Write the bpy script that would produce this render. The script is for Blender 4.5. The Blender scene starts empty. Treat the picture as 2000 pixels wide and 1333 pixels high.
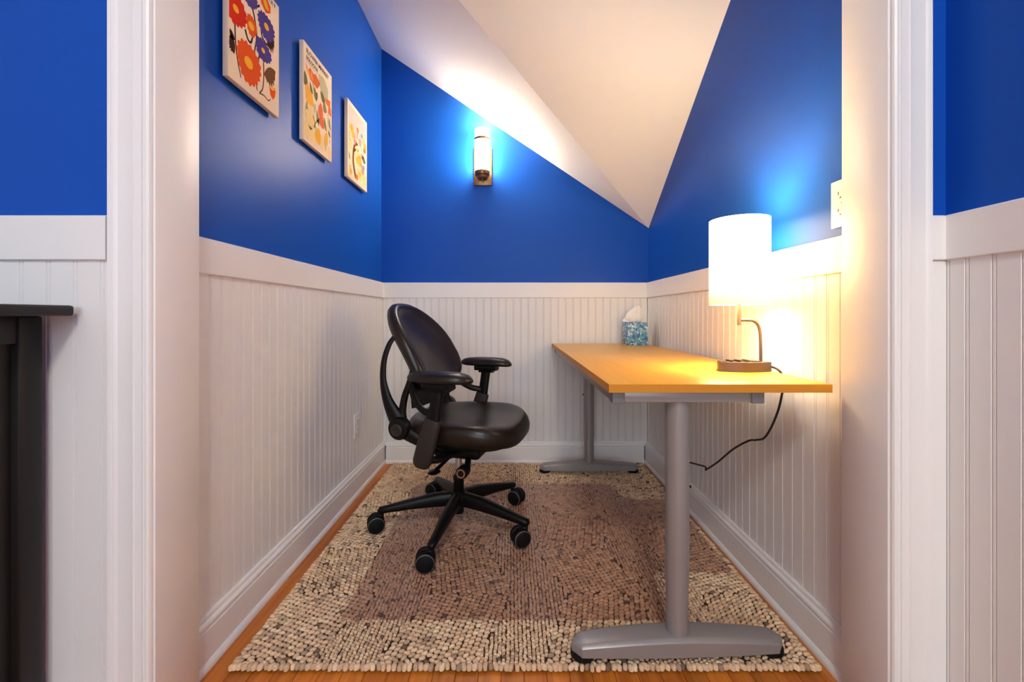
import bpy, bmesh, math, random
import numpy as np
from mathutils import Vector, Matrix

random.seed(7)
rng = np.random.default_rng(7)
PI = math.pi
SC = bpy.context.scene
COL = SC.collection

# ------------------------------------------------------------------ camera, world, large lights, exposure
EYE = 0.90
cam_d = bpy.data.cameras.new('camera')
cam = bpy.data.objects.new('camera', cam_d)
COL.objects.link(cam)
cam.location = (0, 0, EYE)
cam.rotation_euler = (PI / 2, 0, 0)
cam_d.sensor_width = 36.0
cam_d.lens = 15.0
cam_d.shift_x = -0.0005
cam_d.shift_y = -0.02525
cam_d.clip_start = 0.02
SC.camera = cam

world = bpy.data.worlds.new('world')
SC.world = world
world.use_nodes = True
world.node_tree.nodes['Background'].inputs[0].default_value = (0.75, 0.87, 1.0, 1)
world.node_tree.nodes['Background'].inputs[1].default_value = 1.0

WIN = (-1.30, 0.75, 0.8, 2.25)          # unseen window added in the rear wall, placed to send light into the nook: x0, x1, z0, z1
wl = bpy.data.lights.new('window_fill_light', 'AREA')  # area lamp added outside the unseen window as daylight fill
wl.shape = 'RECTANGLE'
wl.size, wl.size_y = WIN[1] - WIN[0], WIN[3] - WIN[2]
wl.energy = 10
wl.color = (0.90, 0.95, 1.0)
wlo = bpy.data.objects.new('window_fill_light', wl)
COL.objects.link(wlo)
wlo.location = ((WIN[0] + WIN[1]) / 2, -3.2, (WIN[2] + WIN[3]) / 2)
wlo.rotation_euler = (PI / 2, 0, 0)      # shines into the room, towards +y

FILL_LAMP = 22.0       # emission of the unseen ceiling lamp added as fill light
SHADE_GLOW = 5.5      # desk lamp shade
BULB_W = 2.2          # desk lamp bulb
SCONCE_GLOW = 21.0
SCONCE_W = 3.6

vs = SC.view_settings
vs.view_transform = 'Standard'
vs.look = 'None'
vs.gamma = 1
vs.exposure = 2.15
vs.use_curve_mapping = False
SC.cycles.use_denoising = True
SC.cycles.max_bounces = 8
SC.cycles.diffuse_bounces = 5
SC.cycles.glossy_bounces = 3
SC.cycles.sample_clamp_indirect = 6
SC.cycles.caustics_reflective = False
SC.cycles.caustics_refractive = False

# ------------------------------------------------------------------ materials
def nt(name):
    m = bpy.data.materials.new(name)
    m.use_nodes = True
    t = m.node_tree
    return m, t, t.nodes['Principled BSDF']

def mat(name, col, rough=0.5, metal=0.0, bump=None, spec=0.5, var=None, coat=0.0):
    """bump = (scale, strength); var = (scale, amount) soft tonal variation"""
    m, t, p = nt(name)
    p.inputs['Base Color'].default_value = (*col, 1)
    p.inputs['Roughness'].default_value = rough
    p.inputs['Metallic'].default_value = metal
    p.inputs['Specular IOR Level'].default_value = spec
    p.inputs['Coat Weight'].default_value = coat
    tc = t.nodes.new('ShaderNodeTexCoord')
    if var:
        n = t.nodes.new('ShaderNodeTexNoise'); n.inputs['Scale'].default_value = var[0]; n.inputs['Detail'].default_value = 4
        t.links.new(tc.outputs['Object'], n.inputs['Vector'])
        mx = t.nodes.new('ShaderNodeMix'); mx.data_type = 'RGBA'
        mx.inputs[6].default_value = (*[c * (1 - var[1]) for c in col], 1)
        mx.inputs[7].default_value = (*[min(1, c * (1 + var[1])) for c in col], 1)
        t.links.new(n.outputs['Fac'], mx.inputs[0])
        t.links.new(mx.outputs[2], p.inputs['Base Color'])
    if bump:
        n = t.nodes.new('ShaderNodeTexNoise'); n.inputs['Scale'].default_value = bump[0]; n.inputs['Detail'].default_value = 3
        t.links.new(tc.outputs['Object'], n.inputs['Vector'])
        b = t.nodes.new('ShaderNodeBump'); b.inputs['Strength'].default_value = bump[1]; b.inputs['Distance'].default_value = 0.002
        t.links.new(n.outputs['Fac'], b.inputs['Height'])
        t.links.new(b.outputs['Normal'], p.inputs['Normal'])
    return m

def emit(name, col, strength, base=(0.8, 0.75, 0.65)):
    m, t, p = nt(name)
    p.inputs['Base Color'].default_value = (*base, 1)
    p.inputs['Emission Color'].default_value = (*col, 1)
    p.inputs['Emission Strength'].default_value = strength
    p.inputs['Roughness'].default_value = 0.5
    return m

def wood(name, c0, c1, scale=(40, 1.5, 40), rough=0.35, per_object=0.0, coat=0.0):
    m, t, p = nt(name)
    tc = t.nodes.new('ShaderNodeTexCoord')
    mp = t.nodes.new('ShaderNodeMapping'); mp.inputs['Scale'].default_value = scale
    n = t.nodes.new('ShaderNodeTexNoise'); n.inputs['Scale'].default_value = 1.0; n.inputs['Detail'].default_value = 6; n.inputs['Distortion'].default_value = 0.6
    r = t.nodes.new('ShaderNodeValToRGB')
    r.color_ramp.elements[0].position = 0.3; r.color_ramp.elements[0].color = (*c0, 1)
    r.color_ramp.elements[1].position = 0.7; r.color_ramp.elements[1].color = (*c1, 1)
    oi = t.nodes.new('ShaderNodeObjectInfo')
    ad = t.nodes.new('ShaderNodeVectorMath'); ad.operation = 'ADD'
    sc = t.nodes.new('ShaderNodeVectorMath'); sc.operation = 'SCALE'; sc.inputs['Scale'].default_value = 37.0
    cb = t.nodes.new('ShaderNodeCombineXYZ')
    for k in ('X', 'Y', 'Z'): t.links.new(oi.outputs['Random'], cb.inputs[k])
    t.links.new(cb.outputs[0], sc.inputs[0])
    t.links.new(tc.outputs['Object'], ad.inputs[0]); t.links.new(sc.outputs[0], ad.inputs[1])
    t.links.new(ad.outputs[0], mp.inputs['Vector']); t.links.new(mp.outputs[0], n.inputs['Vector'])
    t.links.new(n.outputs['Fac'], r.inputs['Fac'])
    hs = t.nodes.new('ShaderNodeHueSaturation')
    mr = t.nodes.new('ShaderNodeMapRange'); mr.inputs['To Min'].default_value = 1 - per_object; mr.inputs['To Max'].default_value = 1 + per_object
    t.links.new(oi.outputs['Random'], mr.inputs['Value']); t.links.new(mr.outputs[0], hs.inputs['Value'])
    t.links.new(r.outputs['Color'], hs.inputs['Color']); t.links.new(hs.outputs['Color'], p.inputs['Base Color'])
    p.inputs['Roughness'].default_value = rough
    p.inputs['Coat Weight'].default_value = coat
    return m

M = {}
M['blue'] = mat('blue_paint', (0.006, 0.078, 0.44), 0.42, bump=(260, 0.05), spec=0.15)
M['white'] = mat('white_trim_paint', (0.83, 0.815, 0.80), 0.38, var=(3, 0.025), bump=(60, 0.03))
M['board'] = mat('white_bead_board_paint', (0.81, 0.795, 0.78), 0.42, var=(2, 0.02))
M['ceiling'] = mat('ceiling_paint', (0.84, 0.83, 0.81), 0.8, bump=(180, 0.04))
M['roomwhite'] = mat('plain_wall_paint', (0.7, 0.7, 0.7), 0.7)
M['floor'] = wood('oak_floor_boards', (0.35, 0.085, 0.007), (0.62, 0.20, 0.020), (45, 2.2, 45), 0.38, 0.22)
M['subfloor'] = mat('floor_joint_dark', (0.05, 0.02, 0.01), 0.8)
M['desk'] = wood('beech_laminate', (0.68, 0.33, 0.024), (0.76, 0.385, 0.034), (60, 3, 60), 0.34)
M['desk_edge'] = mat('beech_edge_band', (0.62, 0.25, 0.022), 0.45, var=(8, 0.08), spec=0.25)
M['metal'] = mat('grey_powder_coat', (0.30, 0.285, 0.28), 0.38, 0.35, bump=(500, 0.06), var=(5, 0.06))
M['metal_cap'] = mat('grey_plastic_cap', (0.17, 0.17, 0.18), 0.5)
M['black'] = mat('black_plastic', (0.0035, 0.003, 0.003), 0.40, bump=(700, 0.05), spec=0.22)
M['rubber'] = mat('black_rubber', (0.003, 0.003, 0.003), 0.6, spec=0.2)
M['leather'] = mat('black_leather', (0.012, 0.0075, 0.0052), 0.33, bump=(420, 0.10), spec=0.42)
M['pad'] = mat('black_arm_pad', (0.008, 0.0055, 0.0045), 0.36, bump=(420, 0.06), spec=0.42)
M['greyplastic'] = mat('dark_grey_plastic', (0.026, 0.021, 0.017), 0.5, bump=(700, 0.05), spec=0.25)
M['chrome'] = mat('worn_chrome', (0.5, 0.48, 0.46), 0.25, 1.0)
M['ring'] = mat('grey_wheel_ring', (0.10, 0.09, 0.085), 0.45)
M['cabinet'] = mat('black_brown_stain', (0.014, 0.0115, 0.010), 0.42, var=(6, 0.15), bump=(90, 0.04), spec=0.3)
M['cord'] = mat('black_cord', (0.010, 0.008, 0.008), 0.5)
M['lampbody'] = mat('bronze_grey_metal', (0.115, 0.075, 0.045), 0.42, 0.3)
M['lampdark'] = mat('dark_socket_plastic', (0.05, 0.038, 0.028), 0.5)
M['bronze'] = mat('sconce_bronze', (0.24, 0.125, 0.055), 0.35, 0.8)
M['plate'] = mat('white_plate_plastic', (0.80, 0.78, 0.74), 0.35)
M['slot'] = mat('socket_slot', (0.03, 0.03, 0.03), 0.6)
M['tissue'] = mat('tissue_paper', (0.86, 0.84, 0.80), 0.9)
M['canvas'] = mat('canvas_print_ground', (0.86, 0.68, 0.49), 0.85, bump=(900, 0.08), spec=0.1)
M['shade'] = None
def shade_material():
    m, t, p = nt('lamp_shade_fabric')
    p.inputs['Base Color'].default_value = (0.85, 0.78, 0.66, 1)
    p.inputs['Roughness'].default_value = 0.9
    p.inputs['Emission Color'].default_value = (1.0, 0.66, 0.26, 1)
    # the bulb sits at mid height, so the fabric glows most there
    tc = t.nodes.new('ShaderNodeTexCoord'); sx = t.nodes.new('ShaderNodeSeparateXYZ')
    t.links.new(tc.outputs['Object'], sx.inputs[0])
    r = t.nodes.new('ShaderNodeValToRGB')
    e = r.color_ramp.elements
    e[0].position = 0.20; e[0].color = (0.018, 0.018, 0.018, 1)
    e[1].position = 0.46; e[1].color = (0.45, 0.45, 0.45, 1)
    for pos, v in ((0.225, 0.035), (0.25, 0.09), (0.285, 0.30), (0.33, 0.58)):
        x = e.new(pos); x.color = (v, v, v, 1)
    mu = t.nodes.new('ShaderNodeMath'); mu.operation = 'MULTIPLY'; mu.inputs[1].default_value = SHADE_GLOW * 2
    t.links.new(sx.outputs['Z'], r.inputs['Fac']); t.links.new(r.outputs['Color'], mu.inputs[0])
    t.links.new(mu.outputs[0], p.inputs['Emission Strength'])
    return m
M['shade'] = shade_material()
M['glass'] = emit('sconce_opal_glass', (1.0, 0.82, 0.57), SCONCE_GLOW)
M['dome'] = emit('fill_ceiling_lamp_glass', (1.0, 0.96, 0.88), FILL_LAMP)

def mat_mat():
    m, t, p = nt('tinted_vinyl')
    o = t.nodes['Material Output']
    t.nodes.remove(p)
    tr = t.nodes.new('ShaderNodeBsdfTransparent'); tr.inputs[0].default_value = (0.945, 0.89, 0.88, 1)
    df = t.nodes.new('ShaderNodeBsdfDiffuse'); df.inputs[0].default_value = (0.26, 0.17, 0.16, 1)
    gl = t.nodes.new('ShaderNodeBsdfGlossy'); gl.inputs['Roughness'].default_value = 0.24; gl.inputs[0].default_value = (1, 1, 1, 1)
    m1 = t.nodes.new('ShaderNodeMixShader'); m1.inputs[0].default_value = 0.07
    m2 = t.nodes.new('ShaderNodeMixShader')
    fr = t.nodes.new('ShaderNodeFresnel'); fr.inputs[0].default_value = 1.38
    t.links.new(tr.outputs[0], m1.inputs[1]); t.links.new(df.outputs[0], m1.inputs[2])
    ge = t.nodes.new('ShaderNodeNewGeometry'); sb = t.nodes.new('ShaderNodeMath'); sb.operation = 'SUBTRACT'; sb.inputs[0].default_value = 1.0
    mu = t.nodes.new('ShaderNodeMath'); mu.operation = 'MULTIPLY'      # gloss on the outer faces only, none where the ray leaves the sheet
    t.links.new(ge.outputs['Backfacing'], sb.inputs[1]); t.links.new(fr.outputs[0], mu.inputs[0]); t.links.new(sb.outputs[0], mu.inputs[1])
    t.links.new(mu.outputs[0], m2.inputs[0]); t.links.new(m1.outputs[0], m2.inputs[1]); t.links.new(gl.outputs[0], m2.inputs[2])
    t.links.new(m2.outputs[0], o.inputs[0])
    return m
M['vinyl'] = mat_mat()

def pane_mat():
    m, t, p = nt('window_pane')
    o = t.nodes['Material Output']; t.nodes.remove(p)
    tr = t.nodes.new('ShaderNodeBsdfTransparent'); tr.inputs[0].default_value = (0.95, 0.97, 0.96, 1)
    gl = t.nodes.new('ShaderNodeBsdfGlossy'); gl.inputs['Roughness'].default_value = 0.02
    m2 = t.nodes.new('ShaderNodeMixShader'); m2.inputs[0].default_value = 0.06
    t.links.new(tr.outputs[0], m2.inputs[1]); t.links.new(gl.outputs[0], m2.inputs[2]); t.links.new(m2.outputs[0], o.inputs[0])
    return m
M['pane'] = pane_mat()

def rug_mat():
    m, t, p = nt('heathered_wool')
    a = t.nodes.new('ShaderNodeVertexColor'); a.layer_name = 'yarn'
    tc = t.nodes.new('ShaderNodeTexCoord')
    n = t.nodes.new('ShaderNodeTexNoise'); n.inputs['Scale'].default_value = 420; n.inputs['Detail'].default_value = 2
    t.links.new(tc.outputs['Object'], n.inputs['Vector'])
    mx = t.nodes.new('ShaderNodeMix'); mx.data_type = 'RGBA'; mx.blend_type = 'MULTIPLY'; mx.inputs[0].default_value = 0.6
    r = t.nodes.new('ShaderNodeValToRGB'); r.color_ramp.elements[0].position = 0.3; r.color_ramp.elements[0].color = (0.55, 0.50, 0.45, 1)
    r.color_ramp.elements[1].position = 0.6
    t.links.new(n.outputs['Fac'], r.inputs['Fac'])
    t.links.new(a.outputs['Color'], mx.inputs[6]); t.links.new(r.outputs['Color'], mx.inputs[7])
    t.links.new(mx.outputs[2], p.inputs['Base Color'])
    p.inputs['Roughness'].default_value = 0.95
    p.inputs['Specular IOR Level'].default_value = 0.1
    return m
M['rug'] = rug_mat()
M['rugbase'] = mat('rug_backing', (0.050, 0.031, 0.019), 0.95, spec=0.1)

def tissue_box_mat():
    m, t, p = nt('blue_mosaic_print')
    tc = t.nodes.new('ShaderNodeTexCoord')
    v = t.nodes.new('ShaderNodeTexVoronoi'); v.inputs['Scale'].default_value = 85
    t.links.new(tc.outputs['Object'], v.inputs['Vector'])
    s = t.nodes.new('ShaderNodeSeparateColor'); t.links.new(v.outputs['Color'], s.inputs[0])
    r = t.nodes.new('ShaderNodeValToRGB'); r.color_ramp.interpolation = 'CONSTANT'
    cs = [(0.0, (0.04, 0.13, 0.30)), (0.18, (0.07, 0.24, 0.42)), (0.36, (0.14, 0.34, 0.58)), (0.55, (0.10, 0.36, 0.46)), (0.7, (0.40, 0.56, 0.66)), (0.85, (0.68, 0.74, 0.72))]
    e = r.color_ramp.elements
    e[0].position = 0; e[0].color = (*cs[0][1], 1); e[1].position = cs[1][0]; e[1].color = (*cs[1][1], 1)
    for pos, c in cs[2:]:
        x = e.new(pos); x.color = (*c, 1)
    t.links.new(s.outputs[0], r.inputs['Fac']); t.links.new(r.outputs['Color'], p.inputs['Base Color'])
    p.inputs['Roughness'].default_value = 0.5
    return m
M['mosaic'] = tissue_box_mat()

def ink(name, col):
    if name not in M: M[name] = mat('ink_' + name, col, 0.9, spec=0.08)
    return M[name]

# ------------------------------------------------------------------ geometry helpers
def catmull(pts, sub=6):
    P = [Vector(p) for p in pts]
    out = []
    for i in range(len(P) - 1):
        p0 = P[i - 1] if i else P[0] * 2 - P[1]
        p1, p2 = P[i], P[i + 1]
        p3 = P[i + 2] if i + 2 < len(P) else P[-1] * 2 - P[-2]
        for k in range(sub):
            t = k / sub
            out.append(0.5 * ((2 * p1) + (p2 - p0) * t + (2 * p0 - 5 * p1 + 4 * p2 - p3) * t * t + (3 * p1 - p0 - 3 * p2 + p3) * t ** 3))
    out.append(P[-1])
    return out

def lerp_list(a, n):
    """resample a list of scalars / tuples to n values"""
    out = []
    for i in range(n):
        t = i / (n - 1) * (len(a) - 1); k = min(int(t), len(a) - 2); f = t - k
        if isinstance(a[0], (tuple, list)):
            out.append(tuple(x * (1 - f) + y * f for x, y in zip(a[k], a[k + 1])))
        else:
            out.append(a[k] * (1 - f) + a[k + 1] * f)
    return out

class G:
    def __init__(s): s.bm = bmesh.new()
    def faces(s, verts, faces):
        vs_ = [s.bm.verts.new(v) for v in verts]
        for f in faces:
            try: s.bm.faces.new([vs_[i] for i in f])
            except ValueError: pass
        return s
    def box(s, x0, x1, y0, y1, z0, z1, bev=0.0, seg=2):
        V = [s.bm.verts.new(p) for p in ((x0, y0, z0), (x1, y0, z0), (x1, y1, z0), (x0, y1, z0), (x0, y0, z1), (x1, y0, z1), (x1, y1, z1), (x0, y1, z1))]
        F = [s.bm.faces.new([V[i] for i in f]) for f in ((0, 3, 2, 1), (4, 5, 6, 7), (0, 1, 5, 4), (1, 2, 6, 5), (2, 3, 7, 6), (3, 0, 4, 7))]
        if bev:
            E = list({e for f in F for e in f.edges})
            bmesh.ops.bevel(s.bm, geom=E, offset=bev, segments=seg, profile=0.5, affect='EDGES')
        return s
    def prism(s, pts, axis, a, b):
        """extrude a 2-D outline along an axis; pts are the two other coordinates in x,y,z order"""
        def p3(p, c): return {'x': (c, p[0], p[1]), 'y': (p[0], c, p[1]), 'z': (p[0], p[1], c)}[axis]
        n = len(pts)
        A = [s.bm.verts.new(p3(p, a)) for p in pts]; B = [s.bm.verts.new(p3(p, b)) for p in pts]
        s.bm.faces.new(A); s.bm.faces.new(B[::-1])
        for i in range(n): s.bm.faces.new((A[i], B[i], B[(i + 1) % n], A[(i + 1) % n]))
        return s
    def tube(s, path, r, n=12, flat=(1, 1), up=None, caps=True, power=2.0):
        """sweep an (optionally flattened) ring; r scalar or list; flat = (side, up) factors or list of them"""
        P = [Vector(p) for p in path]; m = len(P)
        R = [r] * m if not isinstance(r, (list, tuple)) else lerp_list(list(r), m)
        FL = [flat] * m if not isinstance(flat, list) else lerp_list(flat, m)
        rings = []; prev = None
        for i in range(m):
            T = (P[min(i + 1, m - 1)] - P[max(i - 1, 0)]).normalized()
            if prev is None:
                u = Vector(up) if up else (Vector((0, 0, 1)) if abs(T.z) < 0.9 else Vector((0, 1, 0)))
            else: u = prev
            N = (u - T * u.dot(T)).normalized(); prev = N; B = T.cross(N)
            ring = []
            for k in range(n):
                a = 2 * PI * k / n; c, d = math.cos(a), math.sin(a)
                if power != 2.0:
                    c = math.copysign(abs(c) ** (2 / power), c); d = math.copysign(abs(d) ** (2 / power), d)
                ring.append(s.bm.verts.new(P[i] + B * (c * R[i] * FL[i][0]) + N * (d * R[i] * FL[i][1])))
            rings.append(ring)
        for i in range(m - 1):
            for k in range(n):
                s.bm.faces.new((rings[i][k], rings[i][(k + 1) % n], rings[i + 1][(k + 1) % n], rings[i + 1][k]))
        if caps: s.bm.faces.new(rings[0][::-1]); s.bm.faces.new(rings[-1])
        return s
    def lathe(s, prof, c=(0, 0, 0), n=24, axis='z', closed=False):
        """prof: (radius, height) pairs"""
        def p3(r, h, a):
            x, y = r * math.cos(a), r * math.sin(a)
            v = {'z': (x, y, h), 'x': (h, x, y), 'y': (x, h, y)}[axis]
            return (v[0] + c[0], v[1] + c[1], v[2] + c[2])
        rows = []
        for r, h in prof:
            if r < 1e-6: rows.append([s.bm.verts.new(p3(0, h, 0))])
            else: rows.append([s.bm.verts.new(p3(r, h, 2 * PI * k / n)) for k in range(n)])
        pairs = list(zip(rows, rows[1:])) + ([(rows[-1], rows[0])] if closed else [])
        for a, b in pairs:
            for k in range(n):
                q = [a[k % len(a)], a[(k + 1) % n % len(a)], b[(k + 1) % n % len(b)], b[k % len(b)]]
                u = []
                for v in q:
                    if v not in u: u.append(v)
                if len(u) > 2: s.bm.faces.new(u)
        return s
    def rings(s, R, cap=True, wrap=True):
        """skin a list of equally long rings of points"""
        V = [[s.bm.verts.new(p) for p in r] for r in R]; n = len(R[0])
        for a, b in zip(V, V[1:]):
            for k in range(n if wrap else n - 1): s.bm.faces.new((a[k], a[(k + 1) % n], b[(k + 1) % n], b[k]))
        if cap: s.bm.faces.new(V[0][::-1]); s.bm.faces.new(V[-1])
        return s
    def rotz(s, ang, c=(0, 0, 0)):
        bmesh.ops.rotate(s.bm, verts=s.bm.verts[:], cent=c, matrix=Matrix.Rotation(ang, 3, 'Z')); return s
    def mesh(s, name, m, angle=35):
        bmesh.ops.recalc_face_normals(s.bm, faces=s.bm.faces[:])
        me = bpy.data.meshes.new(name); s.bm.to_mesh(me); s.bm.free()
        if m: me.materials.append(m)
        if angle:
            me.shade_smooth(); me.set_sharp_from_angle(angle=math.radians(angle))
        return me
    def build(s, name, m, parent=None, loc=(0, 0, 0), angle=35, shift=None):
        if shift: bmesh.ops.translate(s.bm, verts=s.bm.verts[:], vec=shift)
        return link(name, s.mesh(name, m, angle), parent, loc)

def link(name, me, parent=None, loc=(0, 0, 0), rot=0.0):
    o = bpy.data.objects.new(name, me); COL.objects.link(o)
    o.location = loc; o.rotation_euler = (0, 0, rot)
    if parent: o.parent = parent
    return o

def tag(o, label, cat=None, kind=None, group=None):
    o['label'] = label
    if cat: o['category'] = cat
    if kind: o['kind'] = kind
    if group: o['group'] = group
    return o

def thing(name, label, cat, loc, rot=0.0, group=None):
    o = bpy.data.objects.new(name, None); COL.objects.link(o)
    o.empty_display_size = 0.05
    o.location = loc; o.rotation_euler = (0, 0, rot)
    return tag(o, label, cat, group=group)

def struct(o, label, cat):
    return tag(o, label, cat, 'structure')

# ------------------------------------------------------------------ dimensions of the nook
XL, XR, YB = -0.805, 0.836, 2.62        # left, right, back wall faces
YF, YN = 0.90, 1.02                     # the wall with the opening: room side and nook side
JL, JR = -0.75, 0.788                   # jamb faces
RW = 0.914                              # right wall of the front room
Z0 = 1.4345                             # ceiling height in the low back corner
SA, SB, SBX = 0.672, 0.685, 0.0547      # the two ceiling slopes
def zA(x): return Z0 + SA * (XR - x)
def zB(x, y): return Z0 + SB * (YB - y) + SBX * (XR - x)
YV = YB - (SA - SBX) * (XR - XL) / SB   # where the crease meets the left wall
BT = 0.012                              # bead board thickness
RAIL0, RAIL1 = 1.006, 1.099

# ------------------------------------------------------------------ walls
w_left = struct(G().prism([(YN, -0.02), (YB, -0.02), (YB, zA(XL)), (YV, zA(XL)), (YN, zB(XL, YN))], 'x', XL - 0.09, XL).build('wall_left', M['blue'], angle=0),
                'blue left wall of the nook with white panelling and three canvases', 'wall')
w_right = struct(G().prism([(YN, -0.02), (YB, -0.02), (YB, Z0), (YN, zB(XR, YN))], 'x', XR, XR + 0.09).build('wall_right', M['blue'], angle=0),
                 'blue right wall of the nook behind the desk, with white panelling', 'wall')
w_back = struct(G().prism([(XL, -0.02), (XR, -0.02), (XR, Z0), (XL, zA(XL))], 'y', YB, YB + 0.09).build('wall_back', M['blue'], angle=0),
                'blue back wall of the nook with slanted top and the lit sconce', 'wall')
HEAD = 2.12
w_el = struct(G().box(-2.6, JL - 0.02, YF, YN, -0.02, 2.6).build('wall_front_left', M['blue'], angle=0),
              'bright blue wall left of the opening, above and behind the black cabinet', 'wall')
w_er = struct(G().box(JR + 0.02, RW, YF, YN, -0.02, 2.6).build('wall_front_right', M['blue'], angle=0),
              'narrow blue wall strip right of the opening beside the corner', 'wall')
struct(G().box(JL - 0.02, JR + 0.02, YF, YN, HEAD + 0.02, 2.66).build('wall_front_head', M['blue'], angle=0),
       'blue wall above the opening to the nook', 'wall')
w_rr = struct(G().box(RW, RW + 0.09, -3.0, YN, -0.02, 2.6).build('wall_room_right', M['blue'], angle=0),
              'dark blue side wall at the right edge, coming towards the viewer', 'wall')
struct(G().box(-2.69, -2.6, -3.0, YN, -0.02, 2.6).build('wall_room_left', M['roomwhite'], angle=0), 'white left wall of the front room', 'wall')
g = G()
g.box(-2.69, WIN[0], -3.1, -3.0, -0.02, 2.6).box(WIN[1], RW + 0.09, -3.1, -3.0, -0.02, 2.6)
g.box(WIN[0], WIN[1], -3.1, -3.0, -0.02, WIN[2]).box(WIN[0], WIN[1], -3.1, -3.0, WIN[3], 2.6)
struct(g.build('wall_room_rear', M['roomwhite'], angle=0), 'white rear wall of the front room around the added window', 'wall')
wdw = bpy.data.objects.new('added_window', None); COL.objects.link(wdw); wdw.location = ((WIN[0] + WIN[1]) / 2, -3.05, WIN[2])  # unseen window, put in so daylight reaches the nook
struct(wdw, 'white framed window added unseen in the rear wall to let in fill light', 'window')
ww, wh = WIN[1] - WIN[0], WIN[3] - WIN[2]
g = G()
for a, b in ((-ww / 2, -ww / 2 + 0.05), (-0.025, 0.025), (ww / 2 - 0.05, ww / 2)): g.box(a, b, -0.025, 0.025, 0, wh)
for a, b in ((0, 0.05), (wh / 2 - 0.02, wh / 2 + 0.02), (wh - 0.05, wh)): g.box(-ww / 2 + 0.05, ww / 2 - 0.05, -0.02, 0.02, a, b)
g.build('window_frame', M['white'], wdw)
for sx in (-1, 1):
    for sz in (0, 1):
        xa, xb = sorted((sx * 0.025, sx * (ww / 2 - 0.05)))
        za, zb = (0.05, wh / 2 - 0.02) if sz == 0 else (wh / 2 + 0.02, wh - 0.05)
        G().box(xa, xb, -0.003, 0.003, za, zb).build('pane', M['pane'], wdw)
struct(G().box(-2.69, RW + 0.09, -3.1, YF, 2.6, 2.66).build('ceiling_room', M['ceiling'], angle=0), 'white ceiling of the front room', 'ceiling')

# the hipped ceiling of the nook: one plane rises to the left wall, the other towards the opening
P0 = (XR, YB, Z0); P1 = (XL, YB, zA(XL)); P2 = (XL, YV, zA(XL)); P3 = (XL, YN, zB(XL, YN)); P4 = (XR, YN, zB(XR, YN))
vs_ = [P0, P1, P2, P3, P4]; vt = [(p[0], p[1], p[2] + 0.06) for p in vs_]
g = G().faces(vs_ + vt, [(0, 1, 2), (0, 2, 3, 4), (5, 7, 6), (5, 9, 8, 7), (0, 5, 6, 1), (1, 6, 7, 2), (2, 7, 8, 3), (3, 8, 9, 4), (4, 9, 5, 0)])
struct(g.build('ceiling', M['ceiling'], angle=0), 'white sloping ceiling of the nook with a diagonal crease', 'ceiling')

# ------------------------------------------------------------------ bead boards, each its own piece
def board_mesh(name, w, z0, z1, t=BT):
    pr = [(0, 0), (0, t - 0.003), (0.0016, t), (w - 0.0085, t), (w - 0.0072, t - 0.0032), (w - 0.0058, t - 0.0004), (w - 0.0014, t - 0.0004), (w, t - 0.0034), (w, 0)]
    return G().prism([(a, b) for a, b in pr], 'z', z0, z1).mesh(name, M['board'], 25)
BW = 0.0456
bm_n = board_mesh('bead_board', BW, 0.10, 1.012)
def run_boards(parent, me, w, start, end, place, filler_h=(0.10, 1.012)):
    s = start
    while s < end - 1e-4:
        if s + w <= end + 1e-4: o = link('bead_board', me, parent)
        else: o = link('bead_board', board_mesh('bead_board', end - s, *filler_h), parent)
        place(o, s)
        s += w
def pl_left(o, s): o.location = (XL, YB - s, 0); o.rotation_euler.z = -PI / 2
def pl_right(o, s): o.location = (XR, YN + s, 0); o.rotation_euler.z = PI / 2
def pl_back(o, s): o.location = (XR - s, YB, 0); o.rotation_euler.z = PI
run_boards(w_left, bm_n, BW, 0, YB - YN, pl_left)
run_boards(w_right, bm_n, BW, 0.008, YB - YN - BT, pl_right)
run_boards(w_back, bm_n, BW, BT, XR - XL - BT, pl_back)
WF = 0.0563
bm_f = board_mesh('bead_board', WF, 0.10, 1.016)
for k in range(22):
    o = link('bead_board', bm_f, w_el, (-0.8008 - k * WF, YF, 0)); o.rotation_euler.z = PI
WR = 0.0475
bm_r = board_mesh('bead_board', WR, 0.10, 1.016)
for k in range(40):
    o = link('bead_board', bm_r, w_rr, (RW, 0.803 - k * WR, 0)); o.rotation_euler.z = PI / 2
o = link('bead_board', board_mesh('bead_board', 0.0375, 0.10, 1.016), w_rr, (RW, 0.8505, 0)); o.rotation_euler.z = PI / 2

# ------------------------------------------------------------------ chair rails
def rail_prof(t=0.019):      # (depth, height)
    return [(0, RAIL0), (t - 0.002, RAIL0), (t, RAIL0 + 0.002), (t, RAIL1 - 0.003), (t - 0.003, RAIL1), (0, RAIL1)]
RT = 0.019
struct(G().prism([(XL + d, z) for d, z in rail_prof()], 'y', YN, YB).build('trim_1', M['white'], angle=25), 'flat white chair rail along the left nook wall', 'chair rail')
struct(G().prism([(XR - d, z) for d, z in rail_prof()], 'y', YN, YB).build('trim_2', M['white'], angle=25), 'flat white chair rail along the right nook wall behind the lamp', 'chair rail')
struct(G().prism([(YB - d, z) for d, z in rail_prof()], 'x', XL + RT, XR - RT).build('trim_3', M['white'], angle=25), 'flat white chair rail across the back wall under the sconce', 'chair rail')
dz = 0.008
struct(G().prism([(YF - d, z + dz) for d, z in rail_prof()], 'x', -2.6, -0.841).build('trim_4', M['white'], angle=25), 'flat white chair rail left of the opening above the black cabinet', 'chair rail')
struct(G().prism([(RW - d, z + dz) for d, z in rail_prof()], 'y', -3.0, YF).build('trim_5', M['white'], angle=25), 'flat white chair rail along the right side wall of the front room', 'chair rail')
struct(G().prism([(YF - d, z + dz) for d, z in rail_prof()], 'x', 0.8675, RW - RT).build('trim_6', M['white'], angle=25), 'short white chair rail return between right door casing and corner', 'chair rail')
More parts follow.
